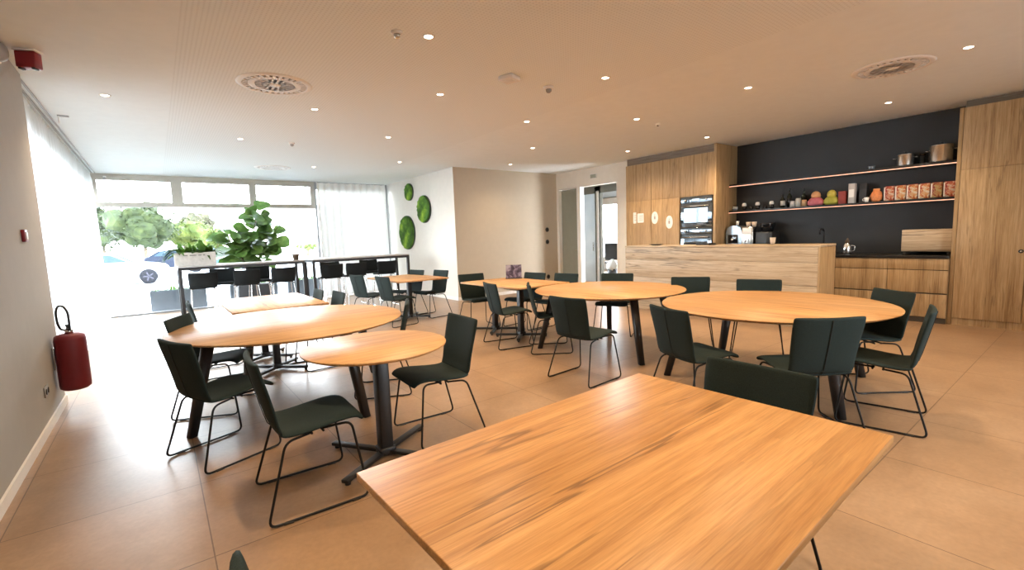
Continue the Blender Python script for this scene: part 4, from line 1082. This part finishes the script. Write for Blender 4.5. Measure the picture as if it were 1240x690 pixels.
def tree(label, x, y, cz, rx, rz, mat, seed, trunk=True, group='trees beyond the car park'):
    t = thing('tree', label, 'tree', (x, y, -.10), 0, group)
    rr = random.Random(seed); mb = MB(); zb = cz + .10
    for k in range(26):
        while True:
            u = Vector((rr.uniform(-1, 1), rr.uniform(-1, 1), rr.uniform(-1, 1)))
            if u.length < 1: break
        c = Vector((u.x * rx * .72, u.y * rx * .6, zb + u.z * rz * .72)); q = rr.uniform(.30, .46) * min(rx, rz)
        b = bmesh.new(); bmesh.ops.create_icosphere(b, subdivisions=2, radius=q)
        for v in b.verts: v.co = v.co * rr.uniform(.78, 1.22) + c
        mb._merge(b, False)
    for i in range(900):
        while True:
            u = Vector((rr.uniform(-1, 1), rr.uniform(-1, 1), rr.uniform(-1, 1)))
            if .6 < u.length < 1.05: break
        p = Vector((u.x * rx, u.y * rx * .85, zb + u.z * rz))
        leaf(mb, p, (rr.uniform(-1, 1), rr.uniform(-1, 1), rr.uniform(-.6, .6)), (0, 0, 1), rr.uniform(.25, .5) * rz / 2.2, .22 * rz / 2.2, .2, .1, 2)
    mb.build('crown', mat, t)
    mb = MB(); mb.tube([(0, 0, 0), (.05, 0, zb * .5), (-.03, .05, zb)], [.17, .13, .08], 10)
    for k in range(4):
        a = k * 1.7; mb.tube([(0, 0, zb * .62), (math.cos(a) * rx * .35, math.sin(a) * rx * .35, zb * 1.0)], [.07, .03], 8)
    mb.build('trunk', M['bark'], t)
TX = []
def at(px, py, dist):
    """a world point seen in the photograph at a pixel, at a horizontal range; used only to place the far scenery"""
    f = 559.0; a = (px - 620) / f; b = -(py - 345) / f
    d = CR * a + CU * b + CF; h = math.hypot(d.x, d.y); k = dist / h
    return Vector((0, 0, 1.45)) + d * k
yaw, pitch, roll = .6532, .1056, -.035
rt = Vector((math.cos(yaw), -math.sin(yaw), 0)); fw = Vector((math.sin(yaw), math.cos(yaw), 0)); up = Vector((0, 0, 1))
CF = fw * math.cos(pitch) - up * math.sin(pitch); u2 = up * math.cos(pitch) + fw * math.sin(pitch)
CR = rt * math.cos(roll) + u2 * math.sin(roll); CU = u2 * math.cos(roll) - rt * math.sin(roll)
def far_tree(label, px, py, dist, wpx, hpx, mat, seed):
    p = at(px, py, dist); s = dist * .79 / 559 * 1.0
    tree(label, p.x, p.y, p.z, wpx * s * .62, hpx * s * .62, mat, seed)
far_tree('round green tree with a clear trunk behind the white car', 172, 273, 48, 62, 46, M['tree1'], 1)
far_tree('yellow-green tree behind the planter crate', 222, 283, 52, 52, 36, M['tree2'], 2)
far_tree('tall brownish tree rising behind the yellow-green one', 240, 272, 66, 46, 24, M['tree3'], 3)
far_tree('dark bluish tree at the left edge of the glass front', 122, 276, 60, 30, 46, M['tree1'], 4)
far_tree('low yellow-green shrub right of the fiddle leaf fig', 372, 299, 60, 36, 9, M['tree2'], 5)
far_tree('yellow-green tree directly left of the fiddle leaf fig', 262, 290, 44, 26, 26, M['tree2'], 6)
# cars
def car(label, loc, rz, paint):
    t = thing('parked_car', label, 'car', loc, rz, 'cars parked outside')
    prof = [(-2.15, .30), (-2.2, .62), (-2.05, .82), (-1.55, .92), (-.85, .98), (-.2, 1.38), (.55, 1.44), (1.35, 1.36), (1.95, .98), (2.12, .90), (2.15, .32), (1.75, .22), (-1.8, .22)]
    mb = MB(); rings = []
    for w, k in ((-.86, .965), (-.80, 1.0), (.80, 1.0), (.86, .965)):
        rings.append(mb.ring([(x * k, w * (1.0 if z < .95 else .84), .22 + (z - .22) * (1 if abs(w) < .81 else .985)) for x, z in prof]))
    mb.skin(rings, smooth=True); bmesh.ops.recalc_face_normals(mb.bm, faces=mb.bm.faces[:])
    mb.build('car_body', paint, t)
    for s in (-1, 1):
        MB().prism([(-.72, 1.00), (-.18, 1.31), (.50, 1.365), (.50, 1.00)], 'Y', s * .725, s * .735).build('side_window', M['carglass'], t); MB().prism([(.56, 1.00), (.56, 1.365), (1.25, 1.30), (1.62, 1.02)], 'Y', s * .725, s * .735).build('side_window', M['carglass'], t)
    MB().prism([(-.86, 1.0), (-.24, 1.385), (-.26, 1.40), (-.89, 1.01)], 'Y', -.62, .62).build('windscreen', M['carglass'], t)
    for x in (-1.38, 1.32):
        for s in (-1, 1):
            w = MB().lathe([(.20, -.09), (.31, -.09), (.33, -.06), (.33, .06), (.31, .09), (.20, .09)], (x, s * .80, .33), 28, 'Y').build('wheel', M['tyre'], t)
            mb = MB().lathe([(0, -.05), (.2, -.085), (.205, .085), (0, .05)], (x, s * .80, .33), 24, 'Y')
            for k in range(5):
                a = 2 * PI * k / 5; mb.box((x + math.cos(a) * .1, s * .885, .33 + math.sin(a) * .1), (.2, .02, .045), .004, Matrix.Rotation(-a, 3, 'Y'))
            mb.build('rim', M['rim'], w)
    for s in (-1, 1): MB().box((-2.06, s * .62, .70), (.14, .30, .12), .03).build('headlight', M['porcelain'], t)
    return t
CD = .79 / 559
p = at(150, 318, 27); car('white car parked outside, its front wheel left of the bar table', (p.x - .55, p.y, -.10), PI, M['carwhite'])
p = at(222, 308, 40); car('dark car parked outside behind the planter crate', (p.x, p.y, -.10), PI * .97, M['cardark'])
p = at(262, 304, 36); car('blue car parked outside, left of the fiddle leaf fig', (p.x, p.y, -.10), PI * 1.03, M['carblue'])
# pale building at the right
p0 = at(286, 300, 70); p1 = at(420, 300, 70)
t = thing('neighbouring_building', 'pale building with a sloping roof across the car park, right of the fiddle leaf fig', 'building', ((p0.x + p1.x) / 2, (p0.y + p1.y) / 2, -.10), math.atan2(p1.y - p0.y, p1.x - p0.x))
w = (p1 - p0).length
MB().prism([(-w / 2, 0), (w / 2, 0), (w / 2, 6.6), (-w / 2 + 3.2, 6.6), (-w / 2, 3.0)], 'Y', 0, 8).build('wall', M['facade'], t)
MB().box((.5, -.15, 3.05), (3.2, .3, .22)).build('canopy', M['roof'], t)
MB().prism([(-w / 2 - .2, 2.9), (-w / 2 + 3.1, 6.62), (w / 2 + .2, 6.62), (w / 2 + .2, 6.85), (-w / 2 + 3.0, 6.85), (-w / 2 - .35, 3.1)], 'Y', -.3, 8.3).build('roof', M['facade'], t)
MB().box((.5, -.02, 1.3), (2.2, .06, 2.4)).build('entrance_glazing', M['frost'], t)

# ------------------------------------------------------------------ light
w = bpy.data.worlds.new('overcast_sky'); sc.world = w; w.use_nodes = True
nt = w.node_tree; nt.nodes.clear()
bg = nt.nodes.new('ShaderNodeBackground'); ow = nt.nodes.new('ShaderNodeOutputWorld')
tc = nt.nodes.new('ShaderNodeTexCoord'); sp_ = nt.nodes.new('ShaderNodeSeparateXYZ'); rp = nt.nodes.new('ShaderNodeValToRGB')
nt.links.new(tc.outputs['Generated'], sp_.inputs[0]); nt.links.new(sp_.outputs['Z'], rp.inputs['Fac'])
rp.color_ramp.elements[0].position = .0; rp.color_ramp.elements[0].color = (.95, .97, 1.0, 1)
rp.color_ramp.elements[1].position = .9; rp.color_ramp.elements[1].color = (.72, .84, 1.0, 1)
nt.links.new(rp.outputs[0], bg.inputs['Color']); bg.inputs['Strength'].default_value = 27.0
nt.links.new(bg.outputs[0], ow.inputs['Surface'])
def portal(name, loc, rot, sx, sy):
    l = bpy.data.lights.new(name, 'AREA'); l.shape = 'RECTANGLE'; l.size = sx; l.size_y = sy; l.cycles.is_portal = True
    o = bpy.data.objects.new(name, l); C.objects.link(o); o.location = loc; o.rotation_euler = rot
portal('sky_portal', (2.25, 13.12, 1.5), (-PI / 2, 0, 0), 6.5, 3.0)
portal('sky_portal', (-1.23, 9.55, 1.4), (0, -PI / 2, 0), 2.8, 6.9)
portal('sky_portal', (4.35, -3.22, 1.77), (PI / 2, 0, 0), 1.9, 1.95)

# ------------------------------------------------------------------ camera
cam = bpy.data.cameras.new('camera'); co = bpy.data.objects.new('camera', cam); C.objects.link(co)
cam.sensor_fit = 'HORIZONTAL'; cam.sensor_width = 36; cam.lens = 559.0 / 1240 * 36; cam.clip_start = .03; cam.clip_end = 400
mw = Matrix((( CR.x, CU.x, -CF.x, 0), (CR.y, CU.y, -CF.y, 0), (CR.z, CU.z, -CF.z, 1.45), (0, 0, 0, 1)))
co.matrix_world = mw
sc.camera = co
vs = sc.view_settings
vs.view_transform = 'Standard'; vs.look = 'None'; vs.gamma = 1; vs.use_curve_mapping = False; vs.exposure = 0.25
sc.cycles.use_denoising = True
sc.cycles.max_bounces = 10; sc.cycles.diffuse_bounces = 5; sc.cycles.glossy_bounces = 4; sc.cycles.transmission_bounces = 6; sc.cycles.transparent_max_bounces = 16
sc.cycles.sample_clamp_indirect = 3.5
sc.cycles.caustics_reflective = False; sc.cycles.caustics_refractive = False
